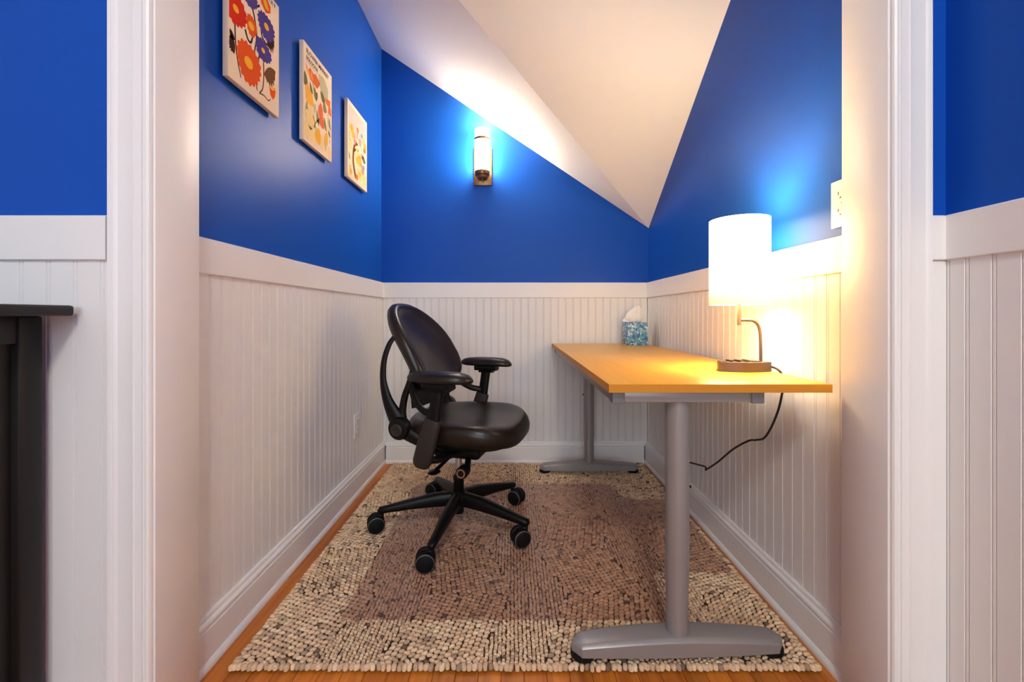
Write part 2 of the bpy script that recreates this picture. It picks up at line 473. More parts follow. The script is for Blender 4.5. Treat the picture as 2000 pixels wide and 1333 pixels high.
struct(G().box(0.8675, RW - BT, YF - 0.013, YF, 0, 1.013).build('trim_7', M['white'], angle=25), 'plain white filler board between the right door casing and the corner', 'trim')

# ------------------------------------------------------------------ baseboards: board, moulded cap and shoe
def base_prof():
    return [(0, 0), (0.030, 0), (0.030, 0.006), (0.027, 0.013), (0.0225, 0.018), (0.020, 0.0185), (0.020, 0.094), (0.0165, 0.097), (0.0165, 0.101), (0.020, 0.104), (0.0195, 0.110),
            (0.016, 0.1145), (0.0125, 0.117), (0.0125, 0.122), (0.010, 0.1265), (0, 0.1265)]
BD = 0.030
def bd_run(name, label, f, axis, a, b):
    struct(G().prism([f(d, z) for d, z in base_prof()], axis, a, b).build(name, M['white'], angle=28), label, 'baseboard')
bd_run('baseboard_left', 'white moulded baseboard along the left nook wall', lambda d, z: (XL + BT + d - 0.004, z), 'y', YN, YB - BT)
bd_run('baseboard_right', 'white moulded baseboard along the right nook wall below the desk', lambda d, z: (XR - BT - d + 0.004, z), 'y', YN, YB - BT)
bd_run('baseboard_back', 'white moulded baseboard across the back of the nook', lambda d, z: (YB - BT - d + 0.004, z), 'x', XL + BT + BD - 0.006, XR - BT - BD + 0.006)
bd_run('baseboard_front_left', 'white baseboard left of the opening behind the cabinet', lambda d, z: (YF - BT - d + 0.004, z), 'x', -2.6, -0.841)
bd_run('baseboard_room_right', 'white baseboard along the right side wall of the front room', lambda d, z: (RW - BT - d + 0.004, z), 'y', -3.0, YF - 0.014)

# ------------------------------------------------------------------ door opening: jambs, head, moulded casings
struct(G().box(JL - 0.02, JL, YF - 0.004, YN + 0.002, 0, HEAD, 0.0015).build('trim_8', M['white'], angle=25), 'white jamb board on the left side of the opening', 'jamb')
struct(G().box(JR, JR + 0.02, YF - 0.004, YN + 0.002, 0, HEAD, 0.0015).build('trim_9', M['white'], angle=25), 'white jamb board on the right side of the opening', 'jamb')
struct(G().box(JL - 0.02, JR + 0.02, YF - 0.004, YN + 0.002, HEAD, HEAD + 0.02).build('trim_10', M['white'], angle=25), 'white head board over the opening', 'jamb')
def casing_prof(w):          # (distance from inner edge, depth)
    return [(0, 0), (0, 0.009), (0.002, 0.013), (0.006, 0.0155), (0.010, 0.0150), (0.0125, 0.012), (0.0145, 0.0115), (0.0155, 0.0155), (0.029, 0.0165), (0.031, 0.0185),
            (0.034, 0.0180), (0.046, 0.0172), (0.062, 0.0185), (0.0665, 0.021), (0.069, 0.0215), (0.0705, 0.0195), (0.073, 0.0195), (0.0745, 0.0215), (w - 0.002, 0.0225), (w, 0.0205), (w, 0)]
CI, CO = 0.004, 0.086
struct(G().prism([(JL - CI - d, YF - t) for d, t in casing_prof(CO - CI)], 'z', 0, HEAD + 0.09).build('trim_11', M['white'], angle=22), 'white moulded casing on the left of the opening', 'casing')
struct(G().prism([(JR + CI + d, YF - t) for d, t in casing_prof(0.0745)[:-8] + [(0.0665, 0.021), (0.069, 0.0215), (0.0725, 0.0225), (0.0745, 0.0205), (0.0745, 0)]], 'z', 0, HEAD + 0.09).build('trim_12', M['white'], angle=22), 'white moulded casing on the right of the opening', 'casing')
struct(G().prism([(YF - t, HEAD + 0.006 + d) for d, t in casing_prof(CO - CI)], 'x', JL - CI, JR + CI).build('trim_13', M['white'], angle=22), 'white moulded casing over the opening', 'casing')

# ------------------------------------------------------------------ floor of oak boards
fl = struct(G().box(-2.6, RW, -3.0, YB, -0.05, -0.012).build('floor', M['subfloor'], angle=0), 'warm orange-brown oak strip floor', 'floor')
PW = 0.057
plank_me = {}
def plank(L):
    if L not in plank_me:
        w = PW - 0.0008
        plank_me[L] = G().prism([(0, -0.012), (w, -0.012), (w, -0.001), (w - 0.001, 0), (0.001, 0), (0, -0.001)], 'y', 0, L).mesh('floor_board', M['floor'], 0)
    return plank_me[L]
x = XL - 0.42
k = 0
while x < XR + 0.03:
    y = -0.9 + (k * 0.37) % 0.8
    link('floor_board', plank(round(y + 0.9 + 0.4, 3)), fl, (x, -1.3, 0))
    while y < YB - 0.02:
        L = min([0.9, 1.2, 0.75][int((k * 7 + y * 3)) % 3], round(YB - y, 3))
        link('floor_board', plank(round(L - 0.0008, 4)), fl, (x, y, 0))
        y += L
    x += PW; k += 1
struct(G().box(-2.6, XL - 0.43, -3.0, YF, -0.012, 0).build('floor_room_left', M['floor'], angle=0), 'oak floor of the front room, left', 'floor')
struct(G().box(XL - 0.42, RW, -3.0, -1.302, -0.012, 0).build('floor_room_rear', M['floor'], angle=0), 'oak floor of the front room, rear', 'floor')

# ------------------------------------------------------------------ rug of thick woven loops
RX0, RX1, RY0, RY1 = -0.712, 0.778, 1.072, 2.556
RUGZ = 0.0175
rug = thing('rug', 'chunky woven beige and charcoal wool rug under the mat and desk', 'rug', ((RX0 + RX1) / 2, (RY0 + RY1) / 2, 0))
rox, roy = rug.location.x, rug.location.y
G().box(RX0 + 0.008, RX1 - 0.008, RY0 + 0.008, RY1 - 0.008, 0.0005, 0.0105, 0.002).build('backing', M['rugbase'], rug, shift=(-rox, -roy, 0))
def tri(a): return abs((a % 1.0) * 2 - 1) * 2 - 1
def is_fine(x, y):
    f = ((x + 0.475 + 0.045 * tri((y - 1.1) / 0.52)) / 0.432) % 1.0
    return f < 0.40
def template():
    n = 8; rows = [(0.98, 0.0), (0.97, 0.45), (0.68, 0.88)]
    v = []
    for r, h in rows:
        for q in range(n):
            a = 2 * PI * q / n; c, d = math.cos(a), math.sin(a)
            c = math.copysign(abs(c) ** 0.75, c); d = math.copysign(abs(d) ** 0.75, d)
            v.append((r * c, r * d, h))
    v.append((0, 0, 1.0))
    f = []
    for i in range(len(rows) - 1):
        for q in range(n): f.append((i * n + q, i * n + (q + 1) % n, (i + 1) * n + (q + 1) % n, (i + 1) * n + q))
    top = len(rows) - 1
    t = [(top * n + q, top * n + (q + 1) % n, len(v) - 1) for q in range(n)]
    return np.array(v), f, t
TV, TF, TT = template()
loops = []     # x, y, half length, half width, angle, height, tone
def lattice(dx, dy, ang, want, hl, hw, edge):
    ca, sa = math.cos(ang), math.sin(ang)
    N = 200
    for i in range(-N, N):
        for j in range(-N, N):
            u = i * dx + (0.5 * dx if j % 2 else 0); v = j * dy
            x_ = rox + u * ca - v * sa; y_ = roy + u * sa + v * ca
            if not (RX0 + edge < x_ < RX1 - edge and RY0 + edge < y_ < RY1 - edge): continue
            if not want(x_, y_): continue
            loops.append((x_ + rng.normal() * 0.0009, y_ + rng.normal() * 0.0009, hl * rng.uniform(0.88, 1.06), hw * rng.uniform(0.9, 1.05),
                          ang + rng.normal() * 0.16, rng.uniform(0.0062, 0.0085), rng.random()))
def chev(x_, y_): return ((y_ - 1.1) / 0.52) % 1.0 < 0.5
lattice(0.0205, 0.0118, 0.50, lambda a, b: not is_fine(a, b) and chev(a, b), 0.0100, 0.0057, 0.012)
lattice(0.0205, 0.0118, -0.50, lambda a, b: not is_fine(a, b) and not chev(a, b), 0.0100, 0.0057, 0.012)
lattice(0.0102, 0.0112, PI / 2, is_fine, 0.0053, 0.0052, 0.012)
# thick whipped edge
for side in range(4):
    L = (RX1 - RX0) if side < 2 else (RY1 - RY0)
    c = int(L / 0.0135)
    for i in range(c):
        t_ = (i + 0.5) / c * L
        if side == 0: p_ = (RX0 + t_, RY0 + 0.008, 1.45)
        elif side == 1: p_ = (RX0 + t_, RY1 - 0.008, 1.7)
        elif side == 2: p_ = (RX0 + 0.008, RY0 + t_, 0.15)
        else: p_ = (RX1 - 0.008, RY0 + t_, -0.15)
        loops.append((p_[0] + rng.normal() * 0.001, p_[1] + rng.normal() * 0.0012, 0.0105 * rng.uniform(0.85, 1.1), 0.0068 * rng.uniform(0.85, 1.1), p_[2] + rng.normal() * 0.45, 0.0072, rng.random()))
LA = np.array(loops); nL = len(LA); nv = len(TV)
ca, sa = np.cos(LA[:, 4])[:, None], np.sin(LA[:, 4])[:, None]
lx, ly = TV[None, :, 0] * LA[:, 2:3], TV[None, :, 1] * LA[:, 3:4]
tilt = rng.normal(0, 0.10, (nL, 1))
V = np.stack([LA[:, 0:1] - rox + lx * ca - ly * sa, LA[:, 1:2] - roy + lx * sa + ly * ca, 0.0098 + TV[None, :, 2] * LA[:, 5:6] + lx * tilt], axis=2).reshape(-1, 3)
edge = (LA[:, 0] < RX0 + 0.011) | (LA[:, 0] > RX1 - 0.011) | (LA[:, 1] < RY0 + 0.011) | (LA[:, 1] > RY1 - 0.011)
low = np.repeat(edge, nv) & (np.tile(TV[:, 2], nL) < 0.01)
V[low, 2] = 0.0055
V[:, 2] = np.clip(V[:, 2], 0.001, RUGZ)
quads = np.array(TF)[None] + (np.arange(nL) * nv)[:, None, None]
tris = np.array(TT)[None] + (np.arange(nL) * nv)[:, None, None]
li = np.concatenate([quads.reshape(-1), tris.reshape(-1)])
nq, ntr = quads.shape[0] * quads.shape[1], tris.shape[0] * tris.shape[1]
starts = np.concatenate([np.arange(nq) * 4, nq * 4 + np.arange(ntr) * 3])
me = bpy.data.meshes.new('woven_loops')
me.vertices.add(len(V)); me.vertices.foreach_set('co', V.astype(np.float32).ravel())
me.loops.add(len(li)); me.loops.foreach_set('vertex_index', li.astype(np.int32))
me.polygons.add(nq + ntr); me.polygons.foreach_set('loop_start', starts.astype(np.int32))
me.polygons.foreach_set('use_smooth', np.ones(nq + ntr, dtype=bool))
me.update(); me.validate()
pal = np.array([(0.52, 0.40, 0.28), (0.58, 0.46, 0.33), (0.44, 0.335, 0.235), (0.48, 0.38, 0.28), (0.36, 0.275, 0.20), (0.26, 0.195, 0.15), (0.12, 0.09, 0.07)])
cum = np.array([0.28, 0.54, 0.72, 0.86, 0.95, 0.985, 1.01])
ci = np.searchsorted(cum, LA[:, 6])
cc = np.minimum(pal[ci] * np.array([1.62, 1.48, 1.36]) * rng.uniform(0.86, 1.08, (nL, 1)), 0.9)
cv = np.concatenate([np.repeat(cc, nv, axis=0), np.ones((nL * nv, 1))], axis=1)
ca_ = me.color_attributes.new('yarn', 'FLOAT_COLOR', 'POINT')
ca_.data.foreach_set('color', cv.astype(np.float32).ravel())
me.materials.append(M['rug'])
o = link('woven_loops', me, rug)
o['kind'] = 'stuff'; o['label'] = 'beige and charcoal heathered wool loops'

# ------------------------------------------------------------------ tinted chair mat with a lip under the desk
def round_poly(pts, r, seg=6):
    out = []; n = len(pts)
    for i in range(n):
        p = Vector(pts[i]); a = (Vector(pts[i - 1]) - p); b = (Vector(pts[(i + 1) % n]) - p)
        rr = min(r[i] if isinstance(r, (list, tuple)) else r, a.length * 0.49, b.length * 0.49)
        A, B = p + a.normalized() * rr, p + b.normalized() * rr
        for k in range(seg + 1):
            t = k / seg
            out.append(((A * (1 - t) ** 2 + p * 2 * t * (1 - t) + B * t * t)).to_tuple())
    return out
MATZ = 0.0205
mat_pts = [(-0.500, 1.234), (0.447, 1.234), (0.478, 1.461), (0.758, 1.461), (0.758, 2.03), (0.545, 2.035), (0.49, 2.225), (-0.500, 2.225)]
mo = G().prism([(a - 0, b) for a, b in round_poly(mat_pts, [0.02, 0.02, 0.03, 0.03, 0.03, 0.05, 0.04, 0.03])], 'z', RUGZ + 0.0005, MATZ).build('chair_mat', M['vinyl'], angle=0)
tag(mo, 'translucent purple-brown vinyl chair mat lying on the woven rug', 'chair mat')

# ------------------------------------------------------------------ office chair
CZ = MATZ
chair = thing('office_chair', 'black leather swivel office chair with padded armrests and five casters', 'chair', (-0.225, 1.784, CZ), math.atan2(-0.258, 0.966))
def cbuild(g, name, m, parent=None, angle=40): return g.build(name, m, parent or chair, shift=(0, 0, -CZ), angle=angle)

def pad_surface(g, outline, prof, surf):
    """outline: unit ring of (a, b); prof: list of (scale, offset); surf(a, b, off, scale) -> point"""
    R = [[surf(a * sc, b * sc, off, sc) for a, b in outline] for sc, off in prof]
    g.rings(R)
    return g
def superring(ea, eb, p, n=48):
    out = []
    for k in range(n):
        a = 2 * PI * k / n; c, d = math.cos(a), math.sin(a)
        out.append((ea * math.copysign(abs(c) ** (2 / p), c), eb * math.copysign(abs(d) ** (2 / p), d)))
    return out
# seat: forward +x, left +y
def seat_surf(a, b, off, sc):
    x_ = 0.055 + a; y_ = b * (1.0 + 0.06 * (a / 0.23))
    z_ = 0.452 + off
    fr = max(0.0, (a - 0.08) / 0.15)
    z_ -= 0.026 * fr * fr
    bk = max(0.0, (-a - 0.10) / 0.13)
    z_ += 0.012 * bk * bk
    z_ += 0.010 * (abs(b) / 0.24) ** 2 if off > 0 else 0
    return (x_, y_, z_)
sp = [(0.02, 0.024), (0.35, 0.025), (0.62, 0.030), (0.78, 0.038), (0.87, 0.040), (0.93, 0.036), (0.975, 0.024), (1.0, 0.006), (0.992, -0.012), (0.96, -0.026), (0.90, -0.034), (0.70, -0.038), (0.02, -0.04)]
g = G(); pad_surface(g, superring(0.232, 0.243, 2.9), sp, seat_surf)
cbuild(g, 'seat', M['leather'], angle=70)
# plastic pan below the seat cushion
def pan_surf(a, b, off, sc):
    return (0.05 + a, b, 0.418 + off - 0.020 * max(0.0, (a - 0.08) / 0.15) ** 2)
g = G(); pad_surface(g, superring(0.20, 0.215, 3.0, 40), [(0.02, 0.0), (0.98, 0.0), (1.0, -0.006), (0.9, -0.022), (0.72, -0.036), (0.02, -0.04)], pan_surf)
cbuild(g, 'seat_pan', M['black'])
# backrest
BZ = [(0.55, -0.088), (0.60, -0.088), (0.67, -0.103), (0.74, -0.136), (0.81, -0.182), (0.88, -0.234), (0.95, -0.286), (1.0, -0.32)]
def back_u(z):
    for (z0, u0), (z1, u1) in zip(BZ, BZ[1:]):
        if z <= z1: return u0 + (u1 - u0) * (z - z0) / (z1 - z0)
    return BZ[-1][1]
def back_smooth(z): return (back_u(z - 0.03) + 2 * back_u(z) + back_u(z + 0.03)) / 4
BC, BH, BWD = 0.775, 0.172, 0.213
def back_surf(a, b, off, sc):
    # a lateral, b vertical
    z_ = BC + b
    taper = 1.0 - 0.17 * max(0.0, (b + 0.05) / BH) ** 2
    y_ = a * taper
    sl = (back_smooth(z_ + 0.02) - back_smooth(z_ - 0.02)) / 0.04
    nn = Vector((1, 0, -sl)).normalized()
    p_ = Vector((back_smooth(z_) + 0.55 * y_ * y_, y_, z_)) + nn * off
    return tuple(p_)
bp = [(0.02, 0.006), (0.45, 0.007), (0.70, 0.011), (0.78, 0.018), (0.84, 0.025), (0.90, 0.026), (0.96, 0.018), (1.0, 0.003), (0.99, -0.013), (0.95, -0.021), (0.8, -0.020), (0.02, -0.020)]
def back_ring(fa, n=56):
    out = []
    for k in range(n):
        a = 2 * PI * k / n; c, d = math.cos(a), math.sin(a)
        p_ = 2.7 if d > 0 else 4.6
        out.append((BWD * fa * math.copysign(abs(c) ** (2 / p_), c), BH * fa * math.copysign(abs(d) ** (2 / p_), d)))
    return out
g = G(); pad_surface(g, back_ring(1.0), bp, back_surf)
cbuild(g, 'backrest', M['leather'], angle=70)
g = G(); pad_surface(g, back_ring(0.93), [(0.02, -0.019), (0.96, -0.017), (1.0, -0.022), (0.96, -0.029), (0.02, -0.030)], back_surf)
cbuild(g, 'back_shell', M['black'])
# lower lumbar panel spanning the side frames
g = G(); R = []
for k in range(13):
    v = -0.20 + 0.40 * k / 12; f = 1 - (v / 0.20) ** 2
    u0 = -0.118 - 0.012 * f + 0.012
    R.append([(u0 + 0.010, v, 0.555 - 0.015 * f), (u0 + 0.004, v, 0.63), (u0 - 0.006, v, 0.66), (u0 - 0.016, v, 0.66), (u0 - 0.010, v, 0.62), (u0 - 0.004, v, 0.545 - 0.015 * f)])
g.rings(R); cbuild(g, 'lumbar_panel', M['black'])
for s_ in (-1, 1):
    v = 0.205 * s_
    g = G()
    g.tube(catmull([(-0.146, v, 0.470), (-0.174, v * 1.02, 0.515), (-0.204, v * 1.04, 0.575), (-0.223, v * 1.04, 0.650), (-0.222, v * 1.02, 0.725), (-0.206, v * 0.98, 0.785), (-0.190, v * 0.93, 0.815)], 5),
           [0.040, 0.033, 0.022, 0.014, 0.0120, 0.011, 0.010], 12, (0.55, 1.0), up=(-1, 0, 0))
    cbuild(g, 'back_upright', M['black'], angle=60)
    g = G()
    g.tube(catmull([(-0.140, v, 0.475), (-0.146, v, 0.53), (-0.136, v, 0.59), (-0.118, v * 0.99, 0.64), (-0.106, v * 0.97, 0.69)], 5), [0.020, 0.015, 0.0135, 0.013, 0.011], 12, (0.8, 1.0), up=(-1, 0, 0))
    cbuild(g, 'lumbar_upright', M['black'], angle=60)
    # round pivot housing with its dished cap
    pv = G().lathe([(0, -0.018), (0.036, -0.018), (0.043, -0.012), (0.043, 0.010), (0.038, 0.017), (0.030, 0.019), (0, 0.019)] if s_ > 0 else
                   [(0, 0.018), (0.036, 0.018), (0.043, 0.012), (0.043, -0.010), (0.038, -0.017), (0.030, -0.019), (0, -0.019)], (-0.148, v * 1.08, 0.474), 28, 'y')
    pvo = cbuild(pv, 'pivot_housing', M['black'])
    yy = v * 1.08 + s_ * 0.019
    cbuild(G().lathe([(0, 0), (0.024, 0), (0.024, s_ * 0.004), (0.019, s_ * 0.007), (0.010, s_ * 0.005), (0, s_ * 0.005)], (-0.150, yy, 0.470), 24, 'y'), 'pivot_cap', M['greyplastic'], pvo)
    # bracket from the pivot forward below the seat
    g = G(); g.tube(catmull([(-0.14, v * 1.02, 0.462), (-0.09, v * 1.02, 0.438), (-0.03, v * 0.98, 0.412), (0.03, v * 0.85, 0.395), (0.06, v * 0.4, 0.385)], 5), [0.030, 0.026, 0.022, 0.018, 0.016], 12, (0.6, 1.0))
    cbuild(g, 'side_bracket', M['black'], angle=60)
    # strut from lower back to the arm post
    g = G(); g.tube(catmull([(-0.115, 0.19 * s_, 0.632), (-0.085, 0.225 * s_, 0.590), (-0.040, 0.252 * s_, 0.556), (0.010, 0.268 * s_, 0.545)], 5), [0.020, 0.016, 0.014, 0.014], 10, (0.7, 1.0))
    cbuild(g, 'arm_strut', M['black'], angle=60)
    # arm: sleeve, inner post, carrier and pad
    va = 0.270 * s_
    g = G(); g.tube([(-0.036, va, 0.352), (-0.034, va, 0.362), (-0.030, va, 0.375), (-0.012, va, 0.44), (0.012, va, 0.522), (0.014, va, 0.528)], [0.020, 0.031, 0.035, 0.035, 0.031, 0.028], 20, (0.55, 1.0), up=(1, 0, 0), power=3.0)
    sl = cbuild(g, 'arm_sleeve', M['greyplastic'], angle=50)
    g = G(); g.tube(catmull([(-0.020, va * 0.98, 0.385), (0.01, va * 0.86, 0.372), (0.045, va * 0.6, 0.375), (0.06, va * 0.3, 0.38)], 4), [0.022, 0.018, 0.016, 0.016], 10, (1.0, 0.7))
    cbuild(g, 'arm_bracket', M['black'], angle=60)
    g = G(); g.tube([(0.012, va, 0.505), (0.032, va, 0.652)], 0.0215, 20, (0.62, 1.0), up=(1, 0, 0), power=3.0)
    cbuild(g, 'arm_post', M['black'], angle=50)
    g = G(); g.tube([(-0.020, va, 0.652), (0.085, va, 0.652)], 0.030, 16, (1.0, 0.5), power=4.0)
    g.tube([(0.000, va, 0.640), (0.066, va, 0.640)], 0.026, 14, (0.9, 0.5), power=4.0)
    cbuild(g, 'arm_carrier', M['black'], angle=50)
    def arm_surf(a, b, off, sc, va=va, s_=s_):
        return (0.033 + a, va + b * (1 + 0.18 * a / 0.125) - s_ * 0.25 * a * a / 0.125 * 0.3, 0.682 + off - 0.10 * max(0, a - 0.06) ** 2 / 0.06 - 0.05 * abs(b))
    g = G(); pad_surface(g, superring(0.126, 0.047, 2.5, 40), [(0.03, 0.018), (0.4, 0.0175), (0.7, 0.0150), (0.88, 0.009), (0.97, 0.001), (1.0, -0.008), (0.97, -0.015), (0.88, -0.019), (0.03, -0.020)], arm_surf)
    cbuild(g, 'arm_pad', M['pad'], angle=70)
# mechanism under the seat
g = G().box(-0.08, 0.12, -0.085, 0.085, 0.325, 0.395, 0.018, 3)
mech = cbuild(g, 'mechanism', M['black'])
g = G().tube([(0.08, -0.10, 0.335), (0.10, -0.16, 0.318)], 0.012, 12); cbuild(g, 'lever_stem', M['black'], mech)
g = G().lathe([(0, -0.022), (0.020, -0.022), (0.023, -0.018), (0.023, 0.016), (0.018, 0.022), (0.012, 0.018), (0, 0.018)], (0.085, -0.165, 0.312), 22, 'y')
kn = cbuild(g, 'tension_knob', M['black'], mech)
cbuild(G().lathe([(0.012, -0.0225), (0.017, -0.0225), (0.017, -0.0245), (0.012, -0.0245)], (0.085, -0.165, 0.312), 22, 'y', closed=True), 'knob_ring', M['chrome'], mech)
g = G(); g.tube(catmull([(0.00, -0.08, 0.338), (-0.01, -0.13, 0.325), (-0.02, -0.175, 0.312)], 4), [0.007, 0.007, 0.008], 10)
cbuild(g, 'height_lever', M['black'], mech)
g = G(); pad_surface(g, superring(0.022, 0.030, 2.4, 20), [(0.05, 0.005), (0.8, 0.004), (1, 0), (0.8, -0.004), (0.05, -0.005)], lambda a, b, off, sc: (-0.022 + a, -0.190 + b, 0.309 + off))
cbuild(g, 'lever_paddle', M['black'], mech)
# gas column
g = G().lathe([(0.014, 0.215), (0.014, 0.335), (0, 0.335)], (0, 0, 0), 20); g.lathe([(0, 0.215), (0.014, 0.215)], (0, 0, 0), 20)
cbuild(g, 'gas_piston', M['chrome'])
cbuild(G().lathe([(0, 0.075), (0.020, 0.075), (0.022, 0.082), (0.022, 0.215), (0.024, 0.218), (0.024, 0.228), (0.018, 0.236), (0, 0.236)], (0, 0, 0), 24), 'column_sleeve', M['black'])
cbuild(G().lathe([(0, 0.105), (0.032, 0.105), (0.040, 0.115), (0.042, 0.142), (0.036, 0.160), (0.026, 0.170), (0, 0.170)], (0, 0, 0), 28), 'base_hub', M['black'])
rot0 = math.degrees(math.atan2(0.258, 0.966))
caster_dir = [200, 188, 200, 330, 150]
for i, wa in enumerate((188, 260, 332, 44, 116)):
    a = math.radians(wa + rot0)
    d = Vector((math.cos(a), math.sin(a), 0))
    g = G()
    pts = [d * 0.02 + Vector((0, 0, 0.136)), d * 0.10 + Vector((0, 0, 0.134)), d * 0.20 + Vector((0, 0, 0.122)), d * 0.29 + Vector((0, 0, 0.108)), d * 0.318 + Vector((0, 0, 0.104)), d * 0.326 + Vector((0, 0, 0.100))]
    g.tube(pts, [0.027, 0.026, 0.021, 0.016, 0.0155, 0.009], 14, [(0.85, 1.15), (0.85, 1.1), (0.95, 1.0), (1.0, 0.9), (1.0, 0.85), (1.0, 0.7)], power=2.6)
    cbuild(g, 'base_arm', M['black'], angle=60)
    e = d * 0.312
    ao = math.radians(caster_dir[i] + rot0); dr = Vector((math.cos(ao), math.sin(ao), 0)); ax = Vector((-dr.y, dr.x, 0))
    cst = bpy.data.objects.new('caster', None); COL.objects.link(cst); cst.parent = chair; cst.empty_display_size = 0.02
    cst.location = (e.x, e.y, 0); cst.rotation_euler.z = ao
    zc = 0.0345
    G().lathe([(0, 0.050), (0.009, 0.050), (0.009, 0.092), (0, 0.092)], (0, 0, 0), 14).build('caster_stem', M['black'], cst)
    g = G(); g.tube(catmull([(0, 0, 0.060), (0.020, 0, 0.052), (0.024, 0, zc)], 4), [0.013, 0.012, 0.010], 12, (0.8, 1)); g.build('caster_fork', M['black'], cst)
    for s_ in (-1, 1):
        prof = [(0, 0.006), (0.030, 0.006), (0.0345, 0.010), (0.0345, 0.024), (0.031, 0.029), (0.023, 0.032), (0, 0.033)]
        G().lathe([(r, s_ * h) for r, h in prof], (0.022, 0, zc), 26, 'y').build('caster_wheel', M['rubber'], cst)
        G().lathe([(0.0305, s_ * 0.0285), (0.0325, s_ * 0.0275), (0.0320, s_ * 0.0295), (0.0302, s_ * 0.0305)], (0.022, 0, zc), 26, 'y', closed=True).build('wheel_ring', M['ring'], cst)

# ------------------------------------------------------------------ desk
DX0, DX1, DY0, DY1, DT, DH = 0.237, 0.786, 1.048, 2.572, 0.709, 0.730
LX, LYN, LYF = 0.430, 1.115, 2.405
desk = thing('desk', 'long beech-top desk on grey metal T-shaped legs along the right wall', 'desk', (LX, (LYN + LYF) / 2, RUGZ))
dsh = (-desk.location.x, -desk.location.y, -desk.location.z)
def dbuild(g, name, m, parent=None, angle=35): return g.build(name, m, parent or desk, shift=dsh, angle=angle)
top = dbuild(G().box(DX0 + 0.0012, DX1 - 0.0012, DY0 + 0.0012, DY1 - 0.0012, DT, DH, 0.0008), 'tabletop', M['desk'])
g = G().box(DX0, DX1, DY0, DY0 + 0.0012, DT + 0.0003, DH - 0.0003).box(DX0, DX1, DY1 - 0.0012, DY1, DT + 0.0003, DH - 0.0003)
g.box(DX0, DX0 + 0.0012, DY0 + 0.0012, DY1 - 0.0012, DT + 0.0003, DH - 0.0003).box(DX1 - 0.0012, DX1, DY0 + 0.0012, DY1 - 0.0012, DT + 0.0003, DH - 0.0003)
dbuild(g, 'edge_band', M['desk_edge'], top)
FX0, FX1 = 0.250, 0.632
for ya, yb in ((DY0 + 0.020, DY0 + 0.050), (DY1 - 0.075, DY1 - 0.045)):
    dbuild(G().box(FX0 + 0.03, FX1 - 0.03, ya + 0.004, yb, DT - 0.0285, DT - 0.001, 0.002), 'cross_rail', M['metal'])
    for xa in (FX0, FX1 - 0.032):
        dbuild(G().box(xa, xa + 0.032, ya, yb + 0.004, DT - 0.031, DT - 0.0005, 0.003), 'corner_block', M['metal_cap'])
for xa in (FX0 + 0.002, FX1 - 0.030):
    dbuild(G().box(xa, xa + 0.028, DY0 + 0.054, DY1 - 0.079, DT - 0.0285, DT - 0.001, 0.002), 'side_rail', M['metal'])
for n_, ly in enumerate((LYN, LYF)):
    leg = G().lathe([(0.0280, 0.058), (0.0280, 0.208), (0.0298, 0.209), (0.0300, 0.212), (0.0300, DT - 0.028)], (LX, ly, 0), 36)
    lo = dbuild(leg, 'leg', M['metal'])
    dbuild(G().box(LX - 0.040, LX + 0.040, ly - 0.024, ly + 0.024, DT - 0.0345, DT - 0.0005, 0.002), 'leg_plate', M['metal'], lo)
    sx = 1 if n_ == 0 else -1
    dbuild(G().lathe([(0, sx * 0.028), (0.0035, sx * 0.028), (0.0035, sx * 0.036), (0, sx * 0.037)], (LX, ly, 0.452), 12, 'x'), 'height_pin', M['rubber'], lo)
    g = G(); R = []
    HL = 0.277
    for k in range(25):
        t = -1 + 2 * k / 24; xx = LX + HL * t
        hgt = 0.026 + 0.018 * (1 - abs(t) ** 1.8)
        wid = 0.030 + 0.008 * (1 - abs(t) ** 2)
        en = max(0.0, (abs(t) - 0.93) / 0.07); f = math.sqrt(max(0.03, 1 - en * en)) if en > 0 else 1.0
        yc = ly + (0.008 * t if n_ == 0 else 0)
        b0, t0 = 0.0335, 0.0335 + hgt * (0.75 + 0.25 * f)
        wb, wt = wid * f, wid * f * 0.80
        R.append([(xx, yc - wb, b0), (xx, yc - wb * 0.985, t0 - 0.008), (xx, yc - wt, t0 - 0.0015), (xx, yc - wt * 0.8, t0), (xx, yc + wt * 0.8, t0), (xx, yc + wt, t0 - 0.0015), (xx, yc + wb * 0.985, t0 - 0.008), (xx, yc + wb, b0)])
    g.rings(R); ft = dbuild(g, 'foot', M['metal'], angle=40)
    for s_ in (-1, 1):
        dbuild(G().lathe([(0, RUGZ + 0.0002), (0.028, RUGZ + 0.0002), (0.0315, RUGZ + 0.004), (0.0305, 0.0340), (0, 0.0340)], (LX + s_ * (HL - 0.029), ly + (0.008 * s_ if n_ == 0 else 0), 0), 22), 'glide', M['rubber'], ft)

# ------------------------------------------------------------------ desk lamp
LPX, LPY = 0.697, 1.312
lamp = thing('desk_lamp', 'lit desk lamp with white drum shade on curved arm and socket base', 'lamp', (LPX, LPY, DH))
bx, bw = 0.0065, 0.0775
pl = []
for k in range(17):
    t = -1 + 2 * k / 16; pl.append((bx + bw * t, -0.045 + 0.022 * t * t - 0.002))
for k in range(17):
    t = 1 - 2 * k / 16; pl.append((bx + bw * t, -0.024 + 0.075 * math.sqrt(max(0, 1 - t * t)) + 0.002))
lb = G().prism(pl, 'z', 0.0, 0.0285).build('base', M['lampbody'], lamp)
for k, bxx in enumerate((-0.033, -0.009, 0.016)):
    G().box(bxx - 0.0045, bxx + 0.0045, -0.022, 0.010, 0.0283, 0.0345, 0.002).build('outlet_flap', M['lampdark'], lb)
G().box(-0.066, -0.046, -0.018, 0.006, 0.0283, 0.0305, 0.001).build('usb_port', M['lampdark'], lb)
G().box(0.028, 0.056, -0.024, 0.006, 0.0283, 0.0312, 0.001).build('rocker_switch', M['lampdark'], lb)
